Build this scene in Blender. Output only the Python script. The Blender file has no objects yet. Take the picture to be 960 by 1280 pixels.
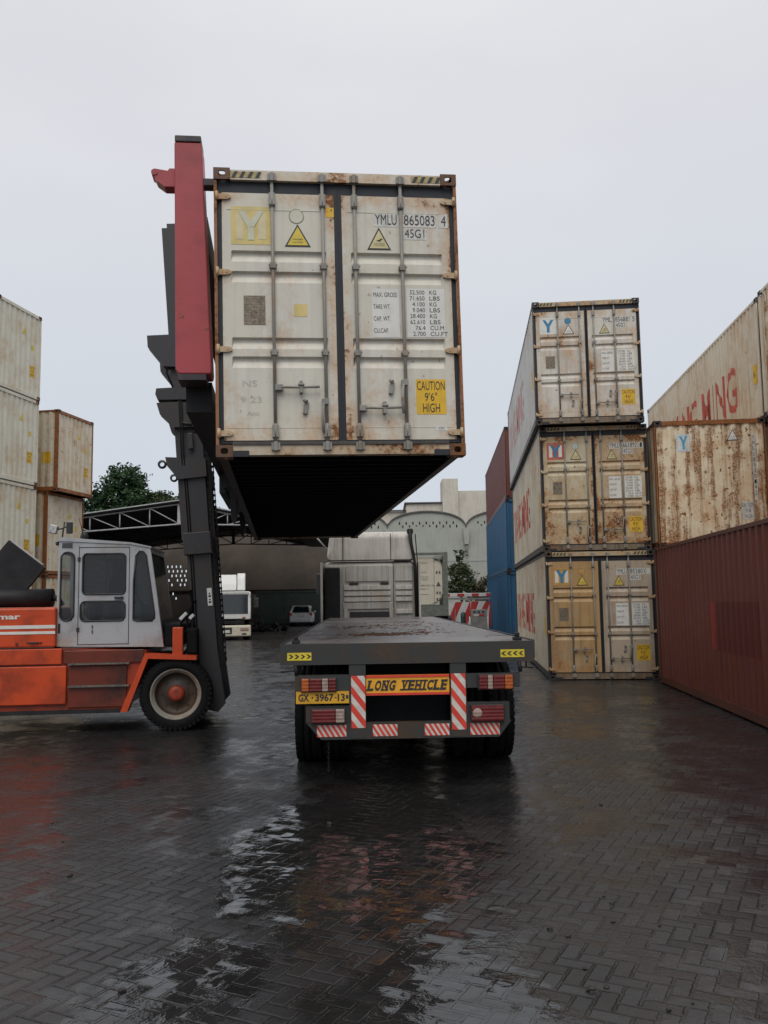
import bpy, bmesh, math, random
from mathutils import Matrix, Vector, Euler
R = math.radians
random.seed(7)
S = bpy.context.scene
COL = S.collection

# ------------------------------------------------------------------ mesh helper
class MB:
    def __init__(s): s.bm = bmesh.new(); s.mi = 0; s.M = Matrix()
    def face(s, pts):
        vs = [s.bm.verts.new(s.M @ Vector(p)) for p in pts]
        try:
            f = s.bm.faces.new(vs); f.material_index = s.mi; return f
        except ValueError: return None
    def box(s, x0, x1, y0, y1, z0, z1):
        v = [s.bm.verts.new(s.M @ Vector(p)) for p in
             ((x0,y0,z0),(x1,y0,z0),(x1,y1,z0),(x0,y1,z0),(x0,y0,z1),(x1,y0,z1),(x1,y1,z1),(x0,y1,z1))]
        for q in ((0,3,2,1),(4,5,6,7),(0,1,5,4),(1,2,6,5),(2,3,7,6),(3,0,4,7)):
            f = s.bm.faces.new([v[i] for i in q]); f.material_index = s.mi
        return s
    def bbox(s, x0, x1, y0, y1, z0, z1, b=.01):      # bevelled box
        t = bmesh.new()
        bmesh.ops.create_cube(t, size=1)
        for v in t.verts:
            v.co = Vector(((x0+x1)/2+v.co.x*(x1-x0), (y0+y1)/2+v.co.y*(y1-y0), (z0+z1)/2+v.co.z*(z1-z0)))
        bmesh.ops.bevel(t, geom=t.edges[:], offset=b, segments=2, affect='EDGES', profile=.5)
        s.add(t); t.free(); return s
    def add(s, t):
        m = {}
        for v in t.verts: m[v] = s.bm.verts.new(s.M @ v.co)
        for f in t.faces:
            try:
                g = s.bm.faces.new([m[v] for v in f.verts]); g.material_index = s.mi; g.smooth = f.smooth
            except ValueError: pass
    def prism(s, poly, a0, a1, axis='y'):            # polygon extruded along an axis
        def P(u, w, a):
            return {'y': (u, a, w), 'x': (a, u, w), 'z': (u, w, a)}[axis]
        n = len(poly)
        A = [s.bm.verts.new(s.M @ Vector(P(u, w, a0))) for u, w in poly]
        B = [s.bm.verts.new(s.M @ Vector(P(u, w, a1))) for u, w in poly]
        fs = [s.bm.faces.new(A[::-1]), s.bm.faces.new(B)]
        for i in range(n): fs.append(s.bm.faces.new((A[i], A[(i+1) % n], B[(i+1) % n], B[i])))
        for f in fs: f.material_index = s.mi
        return s
    def tube(s, pts, r, n=8, cap=True):
        pts = [Vector(p) for p in pts]; rings = []
        rr = r if isinstance(r, (list, tuple)) else [r]*len(pts)
        for i, p in enumerate(pts):
            d = (pts[min(i+1, len(pts)-1)] - pts[max(i-1, 0)]).normalized()
            a = Vector((0,0,1)) if abs(d.z) < .9 else Vector((1,0,0))
            u = d.cross(a).normalized(); w = d.cross(u)
            rings.append([s.bm.verts.new(s.M @ (p + (u*math.cos(2*math.pi*k/n)+w*math.sin(2*math.pi*k/n))*rr[i])) for k in range(n)])
        for a, b in zip(rings, rings[1:]):
            for k in range(n):
                f = s.bm.faces.new((a[k], a[(k+1) % n], b[(k+1) % n], b[k])); f.smooth = True; f.material_index = s.mi
        if cap:
            for q in (rings[0][::-1], rings[-1]):
                f = s.bm.faces.new(q); f.material_index = s.mi
        return s
    def lathe(s, prof, n=32, axis='y', c=(0,0,0), smooth=True, cap=False):   # prof: (along, radius)
        rings = []
        for a, r in prof:
            ring = []
            for k in range(n):
                t = 2*math.pi*k/n; u, w = r*math.cos(t), r*math.sin(t)
                p = {'y': (u, a, w), 'x': (a, u, w), 'z': (u, w, a)}[axis]
                ring.append(s.bm.verts.new(s.M @ (Vector(p)+Vector(c))))
            rings.append(ring)
        for a, b in zip(rings, rings[1:]):
            for k in range(n):
                f = s.bm.faces.new((a[k], a[(k+1) % n], b[(k+1) % n], b[k])); f.smooth = smooth; f.material_index = s.mi
        for q in ((rings[0], rings[-1]) if cap else ()):
            try:
                f = s.bm.faces.new(q); f.material_index = s.mi
            except ValueError: pass
        return s
    def disc(s, x, z, r, y, n=24):
        return s.face([(x+r*math.cos(2*math.pi*k/n), y, z+r*math.sin(2*math.pi*k/n)) for k in range(n)])
    def rect(s, x0, x1, z0, z1, y): return s.face([(x0,y,z0),(x1,y,z0),(x1,y,z1),(x0,y,z1)])
    def text(s, txt, x0, x1, z0, z1, y, shear=0., bold=0.):
        vs, fs = text_geo(txt, bold)
        mv = [s.bm.verts.new(s.M @ Vector((x0+(u+shear*w*(z1-z0)/(x1-x0))*(x1-x0), y, z0+w*(z1-z0)))) for u, w in vs]
        for f in fs:
            try:
                g = s.bm.faces.new([mv[i] for i in f]); g.material_index = s.mi
            except ValueError: pass
        return s
    def mesh(s, name, mats, fix=True, smooth_angle=None):
        me = bpy.data.meshes.new(name)
        if fix: bmesh.ops.recalc_face_normals(s.bm, faces=s.bm.faces[:])
        s.bm.to_mesh(me); s.bm.free()
        for m in (mats if isinstance(mats, (list, tuple)) else [mats]): me.materials.append(m)
        return me
    def build(s, name, mats, parent=None, fix=True): return link(name, s.mesh(name, mats, fix), parent)

_tg = {}
def text_geo(txt, bold=0.):
    k = (txt, bold)
    if k not in _tg:
        cu = bpy.data.curves.new('t', 'FONT'); cu.body = txt; cu.offset = bold; cu.resolution_u = 3
        o = bpy.data.objects.new('t', cu); COL.objects.link(o)
        dg = bpy.context.evaluated_depsgraph_get()
        me = bpy.data.meshes.new_from_object(o.evaluated_get(dg))
        xs = [v.co.x for v in me.vertices]; ys = [v.co.y for v in me.vertices]
        ax, bx, ay, by = min(xs), max(xs), min(ys), max(ys)
        _tg[k] = ([((v.co.x-ax)/max(bx-ax, 1e-6), (v.co.y-ay)/max(by-ay, 1e-6)) for v in me.vertices], [list(p.vertices) for p in me.polygons])
        bpy.data.objects.remove(o); bpy.data.curves.remove(cu); bpy.data.meshes.remove(me)
    return _tg[k]

def link(name, me, parent=None, loc=(0,0,0), rot=(0,0,0)):
    o = bpy.data.objects.new(name, me); COL.objects.link(o)
    o.parent = parent; o.location = loc; o.rotation_euler = rot
    return o
def tag(o, label, cat, group=None):
    o['label'] = label; o['category'] = cat
    if group: o['group'] = group
    return o
def thing(name, label, cat, loc=(0,0,0), rz=0., group=None):
    o = bpy.data.objects.new(name, None); o.empty_display_size = .3; COL.objects.link(o)
    o.location = loc; o.rotation_euler = (0,0,rz)
    return tag(o, label, cat, group)
def struct(o): o['kind'] = 'structure'; return o

# ------------------------------------------------------------------ node helper
class NT:
    def __init__(s, t): s.t = t; t.nodes.clear()
    def n(s, typ, **k):
        nd = s.t.nodes.new(typ)
        for a, b in k.items(): setattr(nd, a, b)
        return nd
    def lk(s, a, b):
        if isinstance(a, (int, float)): b.default_value = a
        elif isinstance(a, tuple): b.default_value = a if len(a) == len(b.default_value) else (*a, 1)
        else: s.t.links.new(a, b)
    def m(s, op, a, b=0., c=None, clamp=False):
        nd = s.n('ShaderNodeMath', operation=op, use_clamp=clamp)
        s.lk(a, nd.inputs[0]); s.lk(b, nd.inputs[1])
        if c is not None: s.lk(c, nd.inputs[2])
        return nd.outputs[0]
    def noise(s, vec, scale, detail=4, rough=.55, dist=0.):
        nd = s.n('ShaderNodeTexNoise'); s.lk(vec, nd.inputs['Vector'])
        nd.inputs['Scale'].default_value = scale; nd.inputs['Detail'].default_value = detail
        nd.inputs['Roughness'].default_value = rough; nd.inputs['Distortion'].default_value = dist
        return nd.outputs[0]
    def mapv(s, vec, scale=(1,1,1), loc=(0,0,0), rot=(0,0,0)):
        nd = s.n('ShaderNodeMapping'); s.lk(vec, nd.inputs[0])
        nd.inputs['Scale'].default_value = scale; nd.inputs['Location'].default_value = loc; nd.inputs['Rotation'].default_value = rot
        return nd.outputs[0]
    def rng(s, v, a, b, c=0., d=1.):
        nd = s.n('ShaderNodeMapRange', interpolation_type='SMOOTHSTEP'); s.lk(v, nd.inputs[0])
        for i, q in enumerate((a, b, c, d)): s.lk(q, nd.inputs[1+i])
        return nd.outputs[0]
    def mix(s, f, a, b, typ='MIX'):
        nd = s.n('ShaderNodeMix', data_type='RGBA', blend_type=typ)
        s.lk(f, nd.inputs[0]); s.lk(a, nd.inputs[6]); s.lk(b, nd.inputs[7])
        return nd.outputs[2]
    def sep(s, v):
        nd = s.n('ShaderNodeSeparateXYZ'); s.lk(v, nd.inputs[0]); return nd.outputs
    def comb(s, x, y, z=0.):
        nd = s.n('ShaderNodeCombineXYZ')
        for i, q in enumerate((x, y, z)): s.lk(q, nd.inputs[i])
        return nd.outputs[0]
    def coords(s, rnd=True):
        tc = s.n('ShaderNodeTexCoord').outputs['Object']
        if not rnd: return tc, tc
        oi = s.n('ShaderNodeObjectInfo').outputs['Random']
        v = s.n('ShaderNodeVectorMath', operation='ADD'); s.lk(tc, v.inputs[0])
        s.lk(s.comb(s.m('MULTIPLY', oi, 37.), s.m('MULTIPLY', oi, 91.), s.m('MULTIPLY', oi, 53.)), v.inputs[1])
        return tc, v.outputs[0]
    def out(s, color, rough=.5, metal=0., bump=None, bs=.2, bd=.01, spec=.5, coat=0.):
        p = s.n('ShaderNodeBsdfPrincipled'); o = s.n('ShaderNodeOutputMaterial')
        s.lk(color, p.inputs['Base Color']); s.lk(rough, p.inputs['Roughness']); s.lk(metal, p.inputs['Metallic'])
        s.lk(spec, p.inputs['Specular IOR Level'])
        if coat: p.inputs['Coat Weight'].default_value = coat; p.inputs['Coat Roughness'].default_value = .1
        if bump is not None:
            b = s.n('ShaderNodeBump'); b.inputs['Strength'].default_value = bs; b.inputs['Distance'].default_value = bd
            s.lk(bump, b.inputs['Height']); s.lk(b.outputs[0], p.inputs['Normal'])
        s.lk(p.outputs[0], o.inputs[0]); return p
def mat(name):
    m = bpy.data.materials.new(name); m.use_nodes = True
    return m, NT(m.node_tree)

RUST1, RUST2 = (.31,.125,.040), (.13,.050,.020)
def paint(name, base, rust=.35, streak=.3, dirt=.35, dirtcol=(.16,.12,.08), rough=.5, metal=0., bump=.08, low=None, spots=.5, fade=None, sscale=5., spec=.38, edges=(), iso=False):
    """painted or bare metal with wear: rust patches, run-off streaks, grime"""
    m, N = mat(name); tc, v = N.coords()
    big = N.noise(v, .9, 6, .6); mid = N.noise(v, 4., 5, .6); fine = N.noise(v, 26., 3, .6)
    st = N.noise(N.mapv(v, (sscale, sscale, .28)), 1.6, 5, .6)
    st2 = N.noise(N.mapv(v, (14,14,.6)), 1., 4, .6)
    col = base
    if fade: col = N.mix(N.rng(big, .42, .62), base, fade)
    vr = N.mix(N.m('MULTIPLY', N.rng(mid, .3, .75), .16), col, (base[0]*.7, base[1]*.7, base[2]*.68))
    g = N.m('MULTIPLY', N.rng(N.m('ADD', N.m('MULTIPLY', N.noise(v, 2.6, 6, .62, .3) if iso else st2, .55), N.m('MULTIPLY', big, .5)), .46, .68), dirt)
    c = N.mix(g, vr, dirtcol)
    # rust: cluster mask x speckle, plus streaks
    a = N.m('ADD', N.m('MULTIPLY', big, .45), N.m('ADD', N.m('MULTIPLY', mid, .4), N.m('MULTIPLY', fine, .22)))
    thr = .71 - .27*rust
    z = N.sep(tc)[2]
    if low is not None:   # wear that belongs to the foot of the sheet
        a = N.m('ADD', a, N.rng(z, low[0], low[1], low[2], 0.))
    if edges:             # wear along the rims of a door leaf
        xyz = N.sep(tc); ax_ = {'x': N.m('ABSOLUTE', xyz[0]), 'z': z}
        for e_ in edges: a = N.m('ADD', a, N.rng(ax_[e_[0]], e_[1], e_[2], 0., e_[3]))
    rm = N.rng(a, thr, thr+.08, 0., .95)
    sm = N.m('MULTIPLY', N.rng(N.m('ADD', N.m('MULTIPLY', st, .75), N.m('MULTIPLY', mid, .3)), .72-.26*streak, .84-.26*streak), N.rng(fine, .3, .55, .35, 1.))
    sp = N.m('MULTIPLY', N.rng(N.noise(v, 11., 3, .5), .72-.08*spots, .75-.08*spots), min(1., spots*1.6))
    halo = N.rng(a, thr-.14, thr+.03, 0., .62)
    c = N.mix(halo, c, (base[0]*.75+.05, base[1]*.5+.02, base[2]*.3+.005))
    rc = N.mix(N.rng(fine, .35, .65), RUST1, RUST2)
    tot = N.m('MAXIMUM', rm, N.m('MAXIMUM', N.m('MULTIPLY', sm, .85 if streak > 0 else 0.), sp if spots > 0 else 0.))
    c = N.mix(tot, c, rc)
    ro = N.rng(tot, 0., 1., rough, .88)
    N.out(c, N.m('ADD', ro, N.m('MULTIPLY', N.m('SUBTRACT', mid, .5), .25), clamp=True), metal,
          N.m('ADD', N.m('MULTIPLY', fine, .3), N.m('ADD', N.m('MULTIPLY', tot, .5), N.m('MULTIPLY', big, .6))), bs=min(1, bump*4), bd=.008, spec=spec)
    return m
def plain(name, c, rough=.5, metal=0., var=.18, scale=8., spec=.5, bump=0.):
    m, N = mat(name); tc, v = N.coords()
    n = N.noise(v, scale, 5, .6)
    col = N.mix(N.rng(n, .3, .7), tuple(q*(1-var) for q in c), tuple(min(1, q*(1+var*.5)) for q in c))
    N.out(col, N.m('ADD', N.m('MULTIPLY', N.m('SUBTRACT', n, .5), .3), rough, clamp=True), metal, n if bump else None, bs=bump, bd=.01, spec=spec)
    return m

M = {}
M['hero_door']  = paint('hero_door_paint', (.61,.575,.49), rust=.13, streak=.12, dirt=.16, low=(.2,.55,.085), spots=.3, bump=.05, fade=(.63,.605,.54), edges=(('x',1.07,1.15,.10),('z',2.47,2.62,.10),('x',.15,.06,.10)))
M['hero_frame'] = paint('hero_frame_paint', (.50,.46,.37), rust=.62, streak=.5, dirt=.4, spots=.5)
M['hero_post']  = paint('hero_post_paint', (.30,.14,.07), rust=.75, streak=.5, dirt=.3, spots=.5)
M['hero_hinge'] = paint('hero_hinge_paint', (.50,.40,.27), rust=.5, streak=.3, spots=.6)
M['cast_rust']  = paint('casting_rust', (.09,.05,.035), rust=.7, streak=.2, dirt=.5)
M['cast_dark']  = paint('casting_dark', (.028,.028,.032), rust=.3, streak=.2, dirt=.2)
M['lock_grey']  = paint('lock_grey', (.27,.26,.235), rust=.2, streak=.1, dirt=.5, dirtcol=(.06,.055,.05), rough=.5, spots=.4)
M['gasket']     = plain('gasket_rubber', (.012,.015,.022), .6)
M['under']      = plain('underside_tar', (.007,.008,.010), .8, var=.4, scale=3, bump=.3, spec=.2)
M['top_door']   = paint('stack_door_grey', (.61,.585,.52), rust=.27, streak=.3, dirt=.3, low=(.1,1.1,.06), spots=.4, fade=(.54,.52,.47), edges=(('x',1.06,1.15,.05),('z',2.46,2.62,.05),('x',.16,.06,.06)))
M['mid_door']   = paint('stack_door_cream', (.54,.48,.34), rust=.42, streak=.25, dirt=.35, low=(.0,1.5,.055), spots=.5, fade=(.47,.42,.30), edges=(('x',1.06,1.15,.05),('z',2.46,2.62,.05),('x',.16,.06,.06)))
M['low_door']   = paint('stack_door_ochre', (.43,.27,.115), rust=.24, streak=.2, dirt=.45, dirtcol=(.10,.07,.045), low=(.0,.7,.06), spots=.3, fade=(.44,.33,.19))
M['low_door2']  = paint('stack_door_tan', (.44,.36,.27), rust=.26, streak=.2, dirt=.45, dirtcol=(.10,.08,.06), low=(.0,.9,.07), spots=.4, fade=(.42,.37,.31))
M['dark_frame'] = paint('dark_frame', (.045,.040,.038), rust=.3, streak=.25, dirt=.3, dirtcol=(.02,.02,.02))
M['rail_dark']  = paint('rail_dark', (.035,.03,.028), rust=.35, streak=.2, dirt=.3, dirtcol=(.02,.02,.02))
M['sill_grime'] = paint('sill_grime', (.20,.165,.12), rust=.4, streak=.3, dirt=.8, dirtcol=(.04,.035,.03))
M['cream_frame']= paint('cream_frame', (.48,.40,.27), rust=.5, streak=.35, dirt=.5)
M['cream_side'] = paint('cream_side', (.64,.575,.45), rust=.24, streak=.12, dirt=.35, spots=.35, sscale=7)
M['grey_side']  = paint('grey_side', (.58,.57,.55), rust=.12, streak=.06, dirt=.2, spots=.15)
M['tall_side']  = paint('tan_side', (.63,.56,.44), rust=.26, streak=.24, dirt=.42, dirtcol=(.30,.20,.11), spots=.3, sscale=4)
M['rusty_wall'] = paint('rusty_wall', (.74,.65,.48), rust=.27, streak=.90, dirt=.3, dirtcol=(.30,.19,.09), low=(.0,2.2,.06), spots=1., sscale=4.2)
M['rusty_post'] = paint('rusty_post', (.30,.12,.035), rust=.75, streak=.6, dirt=.4)
M['maroon']     = paint('maroon_side', (.155,.046,.037), rust=.28, streak=.30, dirt=.55, dirtcol=(.075,.02,.017), spots=.2, rough=.5, fade=(.165,.048,.038))
M['maroon_frame']=paint('maroon_frame', (.11,.035,.027), rust=.3, streak=.2, dirt=.5, dirtcol=(.04,.02,.015), spots=.3)
M['maroon_dark']= paint('maroon_patch', (.120,.026,.020), rust=.1, streak=.1, dirt=.3, dirtcol=(.05,.012,.01), spots=.1)
M['blue_side']  = paint('blue_side', (.030,.115,.225), rust=.12, streak=.1, dirt=.35, dirtcol=(.025,.06,.10), spots=.15)
M['left_wall']  = paint('left_wall', (.69,.66,.55), rust=.18, streak=.12, dirt=.3, dirtcol=(.30,.24,.12), spots=.3, sscale=6)
M['left_wall2'] = paint('left_wall_rusty', (.68,.61,.48), rust=.26, streak=.48, dirt=.3, dirtcol=(.40,.29,.16), spots=.5, sscale=6)
M['white']      = plain('decal_white', (.66,.65,.61), .55, var=.08)
M['white2']     = plain('decal_worn_white', (.58,.57,.53), .6, var=.2, scale=14)
M['black']      = plain('decal_black', (.025,.025,.027), .55, var=.1)
M['ink']        = plain('ink_faded', (.07,.07,.07), .6, var=.3, scale=30)
M['yellow']     = plain('decal_yellow', (.70,.42,.02), .5, var=.12, scale=6)
M['tri_yellow'] = plain('decal_triangle_yellow', (.62,.47,.06), .5, var=.12)
M['tri_pale']   = plain('decal_triangle_pale', (.60,.52,.27), .5, var=.12)
M['logo_red']   = plain('decal_red', (.48,.10,.06), .55, var=.2)
M['logo_blue']  = plain('decal_blue', (.035,.20,.36), .55, var=.15)
M['logo_orange']= plain('decal_orange', (.52,.30,.08), .55, var=.2)
M['fade_yellow']= plain('decal_faded_yellow', (.63,.50,.19), .6, var=.14)
M['fade_blue']  = plain('decal_faded_blue', (.47,.52,.50), .6, var=.1)
M['fade_white'] = plain('decal_faded_white', (.56,.54,.44), .6, var=.1)
M['plate_br']   = plain('data_plate', (.22,.18,.13), .5, metal=.3, var=.5, scale=30)
M['side_red']   = plain('side_letter_red', (.50,.10,.07), .6, var=.35, scale=6)
M['side_pink']  = plain('side_letter_faded', (.52,.29,.26), .6, var=.2, scale=3)
M['hazard_y']   = plain('hazard_yellow', (.40,.32,.14), .6, var=.35, scale=20)

# ------------------------------------------------------------------ shipping containers
CW, CH, CL = 2.438, 2.896, 12.192
PER, DEP = .278, .034
def corr(t):                       # depth of the corrugation at distance t along a wall
    t = t % PER
    if t < .075: return 0.
    if t < .14: return DEP*(t-.075)/.065
    if t < .213: return DEP
    return DEP*(1-(t-.213)/.065)
def corr_breaks(a, b):
    out = []; k = math.floor(a/PER)
    while k*PER < b:
        for q in (0, .075, .14, .213):
            if a < k*PER+q < b: out.append(k*PER+q)
        k += 1
    return [a]+out+[b]
_mc = {}
def cached(key, mats, fn):
    k = (key, tuple(m.name for m in mats))
    if k not in _mc: _mc[k] = fn().mesh(key[0], mats)
    return _mc[k]

def casting_mb():
    """corner casting, outer corner at the origin, body towards +x +y +z, oval holes in the three outer faces"""
    b = MB(); X, Y, Z = .162, .178, .118
    def ringface(w, h, hw, hh, P):
        n = 16; O = []; I = []
        for k in range(n):
            t = 2*math.pi*(k+.5)/n; c, s_ = math.cos(t), math.sin(t)
            q = max(abs(c), abs(s_)); O.append((w/2+c/q*w/2, h/2+s_/q*h/2)); I.append((w/2+hw*math.copysign(abs(c)**.7, c), h/2+hh*math.copysign(abs(s_)**.7, s_)))
        for k in range(n):
            j = (k+1) % n
            b.face([P(*O[k]), P(*O[j]), P(*I[j]), P(*I[k])])
            b.face([P(*I[k]), P(*I[j]), P(*I[j], .02), P(*I[k], .02)])
    ringface(X, Z, .036, .030, lambda u, w, d=0: (u, d, w))
    ringface(Y, Z, .040, .030, lambda u, w, d=0: (d, u, w))
    ringface(X, Y, .032, .055, lambda u, w, d=0: (u, w, d))
    # plug the square corners left by the ring sampling
    for (w, h, P) in ((X, Z, lambda u, v: (u, .001, v)), (Y, Z, lambda u, v: (.001, u, v)), (X, Y, lambda u, v: (u, v, .001))):
        for cx in (0, 1):
            for cy in (0, 1):
                b.face([P(cx*w, cy*h), P(cx*w+(.03 if not cx else -.03), cy*h), P(cx*w, cy*h+(.03 if not cy else -.03))])
    b.face([(X,0,0),(X,Y,0),(X,Y,Z),(X,0,Z)]); b.face([(0,Y,0),(X,Y,0),(X,Y,Z),(0,Y,Z)])
    return b
CASTME = {}
def casting(root, m, sx, sy, sz, H, L):
    key = (m.name, sx, sy, sz)
    if key not in CASTME:
        b = casting_mb()
        for v in b.bm.verts: v.co = Vector((v.co.x*sx, v.co.y*sy, v.co.z*sz))
        CASTME[key] = b.mesh('corner_casting', [m])
    link('corner_casting', CASTME[key], root, (-sx*CW/2, 0 if sy > 0 else L, 0 if sz > 0 else H))

def frame_mb(H, L, doors):
    b = MB(); w = CW/2; p = .006
    for sx in (-1, 1):
        x0, x1 = (-w+p, -w+.052) if sx < 0 else (w-.052, w-p)
        for y0, y1 in ((.02, .15), (L-.15, L-p)):
            if y0 < 1: xa, xb = (x0, x0+.024) if sx < 0 else (x1-.024, x1)
            else: xa, xb = x0, x1
            b.box(xa, xb, y0, y1, .119, H-.119)
            if y0 < 1: b.box(*((xb, x1) if sx < 0 else (x0, xa)), y0+.06, y1, .119, H-.119)
        ty0, ty1 = .179, L-.179
        xo = (-w+p, -w+.07) if sx < 0 else (w-.07, w-p)
        b.box(*xo, ty0, ty1, H-.075, H-.012)      # top rail
    return b
def rail_mb(sx, H, L):
    b = MB(); w = CW/2; p = .006; xo = (-w+p, -w+.07) if sx < 0 else (w-.07, w-p)
    b.box(*xo, .179, L-.179, .03, .165)
    b.box(*(q + (.03 if sx < 0 else -.03) for q in xo), .179, L-.179, .012, .029)
    return b
def cross_mb(H, y0, y1, upper):
    b = MB(); w = CW/2
    if upper: b.box(-w+.163, w-.163, y0, y1, H-.115, H-.015)
    else: b.box(-w+.163, w-.163, y0+.002, y1, .02, .14)
    return b
def side_mb(sx, H, L):
    b = MB(); w = CW/2; br = corr_breaks(.0, L-.30)
    pts = [(sx*(w-.012-corr(t)), .15+t) for t in br]
    for (xa, ya), (xb, yb) in zip(pts, pts[1:]):
        b.face([(xa,ya,.16),(xb,yb,.16),(xb,yb,H-.07),(xa,ya,H-.07)])
    return b
def wall_mb(y, sy, H):
    b = MB(); w = CW/2; br = corr_breaks(0, CW-.10)
    pts = [(-w+.05+t, y - sy*corr(t)) for t in br]
    for (xa, ya), (xb, yb) in zip(pts, pts[1:]):
        b.face([(xa,ya,.135),(xb,yb,.135),(xb,yb,H-.11),(xa,ya,H-.11)])
    return b
def roof_mb(H, L):
    b = MB(); w = CW/2-.06; t = .18; f = 1
    while t < L-.2:
        b.box(-w, w, t, min(t+.15, L-.18), H-.045-.001, H-.030+(.012 if f else 0)); t += .15; f ^= 1
    return b
def floor_mb(L):
    b = MB(); w = CW/2-.03
    b.box(-w, w, .14, L-.14, .13, .16)
    t = .45
    while t < L-.3:
        b.box(-w, w, t, t+.045, .03, .13); t += .305
    return b
def door_sheet(x0, x1, flip):
    """door leaf with two pairs of pressed grooves; y=.048 is the outer skin"""
    b = MB(); zt, zb = 2.896-.235, .168; yo = .048
    prof = [(zb, 0)]
    for top in (1.19, 1.0, 2.07, 1.86):
        pass
    for (z1, z2) in ((.885, 1.0), (1.075, 1.19), (1.745, 1.86), (1.955, 2.07)):
        prof += [(z1, 0), (z2-.045, .036), (z2-.012, .036), (z2, 0)]
    prof += [(zt, 0)]
    xs = [(x0, 0), (x0+.085, 0), (x0+.10, 1), (x1-.10, 1), (x1-.085, 0), (x1, 0)]
    V = [[b.bm.verts.new((x, yo+d*s_, z)) for x, s_ in xs] for z, d in prof]
    for r0, r1 in zip(V, V[1:]):
        for i in range(len(xs)-1): b.bm.faces.new((r0[i], r0[i+1], r1[i+1], r1[i]))
    e = [[b.bm.verts.new((x, yo+.05, z)) for x, z in ((x0,zb),(x1,zb),(x1,zt),(x0,zt))]][0]
    c = [V[0][0], V[0][-1], V[-1][-1], V[-1][0]]
    b.bm.faces.new((c[0], e[0], e[1], c[1])) if False else None
    b.face([(x0,yo,zb),(x0,yo+.05,zb),(x0,yo+.05,zt),(x0,yo,zt)]); b.face([(x1,yo,zb),(x1,yo+.05,zb),(x1,yo+.05,zt),(x1,yo,zt)])
    b.face([(x0,yo,zb),(x1,yo,zb),(x1,yo+.05,zb),(x0,yo+.05,zb)]); b.face([(x0,yo,zt),(x1,yo,zt),(x1,yo+.05,zt),(x0,yo+.05,zt)])
    # folded top strip, its lap shows as a thin line
    b.box(x0+.05, x1-.05, yo-.004, yo+.01, zt-.175, zt-.17)
    b.box(x0+.03, x1-.03, yo-.003, yo+.01, zb+.12, zb+.124)
    return b
def gasket_mb(x0, x1):
    b = MB(); H = CH; y0, y1 = .058, .075; zt, zb = H-.235, .168
    b.box(x0-.05, x0, y0, y1, zb-.03, zt+.12); b.box(x1, x1+.05, y0, y1, zb-.03, zt+.12)
    b.box(x0, x1, y0, y1, zt, zt+.12); b.box(x0, x1, y0, y1, zb-.03, zb)
    return b
def bar_mb(x):
    b = MB(); zt = CH-.10
    b.tube([(x, .02, .09), (x, .02, zt)], .017, 10)
    for z in (1.03, 1.905):                                  # bearing brackets
        b.bbox(x-.036, x+.036, -.004, .05, z-.016, z+.016, .004); b.box(x-.03, x+.03, -.010, -.003, z-.028, z+.028)
        b.tube([(x-.036,-.006,z),(x-.036,-.02,z)], .009, 6); b.tube([(x+.036,-.006,z),(x+.036,-.02,z)], .009, 6)
    b.bbox(x-.031, x+.031, -.004, .047, .19, .31, .005)      # lower guide
    b.bbox(x-.031, x+.031, -.004, .047, CH-.37, CH-.245, .005)
    b.tube([(x, .02, .19), (x, .02, .325)], .026, 10); b.tube([(x, .02, CH-.385), (x, .02, CH-.25)], .026, 10)
    for z, s_ in ((.10, -1), (CH-.085, 1)):                  # cams in their keepers
        b.bbox(x-.020, x+.020, -.022, .03, z-.045, z+.045, .006)
        b.box(x-.042, x-.022, -.012, .02, z-.035, z+.035); b.box(x+.022, x+.042, -.012, .02, z-.035, z+.035)
    return b
def handle_mb(kind, x, z):
    b = MB()
    if kind == 'right':
        b.bbox(x-.03, x+.045, -.015, .035, z-.03, z+.03, .005)
        b.tube([(x+.03, -.012, z), (x+.2, -.02, z-.004), (x+.40, -.012, z+.004)], .013, 6)
        xm = x+.22
        b.box(xm-.016, xm+.016, -.028, .046, z-.055, z+.06); b.tube([(xm-.03,-.03,z+.02),(xm+.03,-.03,z+.02)], .012, 6)
    elif kind == 'left':
        b.bbox(x-.045, x+.03, -.015, .035, z-.03, z+.03, .005)
        b.tube([(x-.03, -.012, z), (x-.2, -.02, z-.004), (x-.40, -.012, z+.004)], .013, 6)
        xm = x-.22; b.box(xm-.016, xm+.016, -.028, .046, z-.055, z+.06)
    else:                                                    # hanging down
        b.bbox(x-.045, x+.02, -.015, .035, z+.04, z+.10, .005)
        b.tube([(x-.03, -.012, z+.05), (x-.045, -.018, z-.12), (x-.035, -.012, z-.24)], .014, 6)
    return b
def catch_mb(x, z):
    b = MB(); b.M = Matrix.Translation((x, 0, z)) @ Matrix.Rotation(R(10), 4, 'Y')
    b.bbox(-.022, .022, .012, .046, -.07, .05, .006); b.tube([(-.03,.02,.06),(.0,-.01,.05)], .016, 6)
    return b
HINZ = (CH-.285, 1.84, 1.065, .235)
def hinge_mb(sx, z):
    b = MB(); w = CW/2
    poly = [(w-.015, z-.03), (w-.015, z+.03), (w-.13, z+.026), (w-.165, z+.012), (w-.165, z-.012), (w-.13, z-.026)]
    b.prism([(sx*u, q) for u, q in poly], .022, .046); b.tube([(sx*(w-.03), .018, z-.045), (sx*(w-.03), .018, z+.045)], .017, 8)
    b.tube([(sx*(w-.12),.024,z),(sx*(w-.12),.016,z)], .011, 6)
    return b

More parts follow.
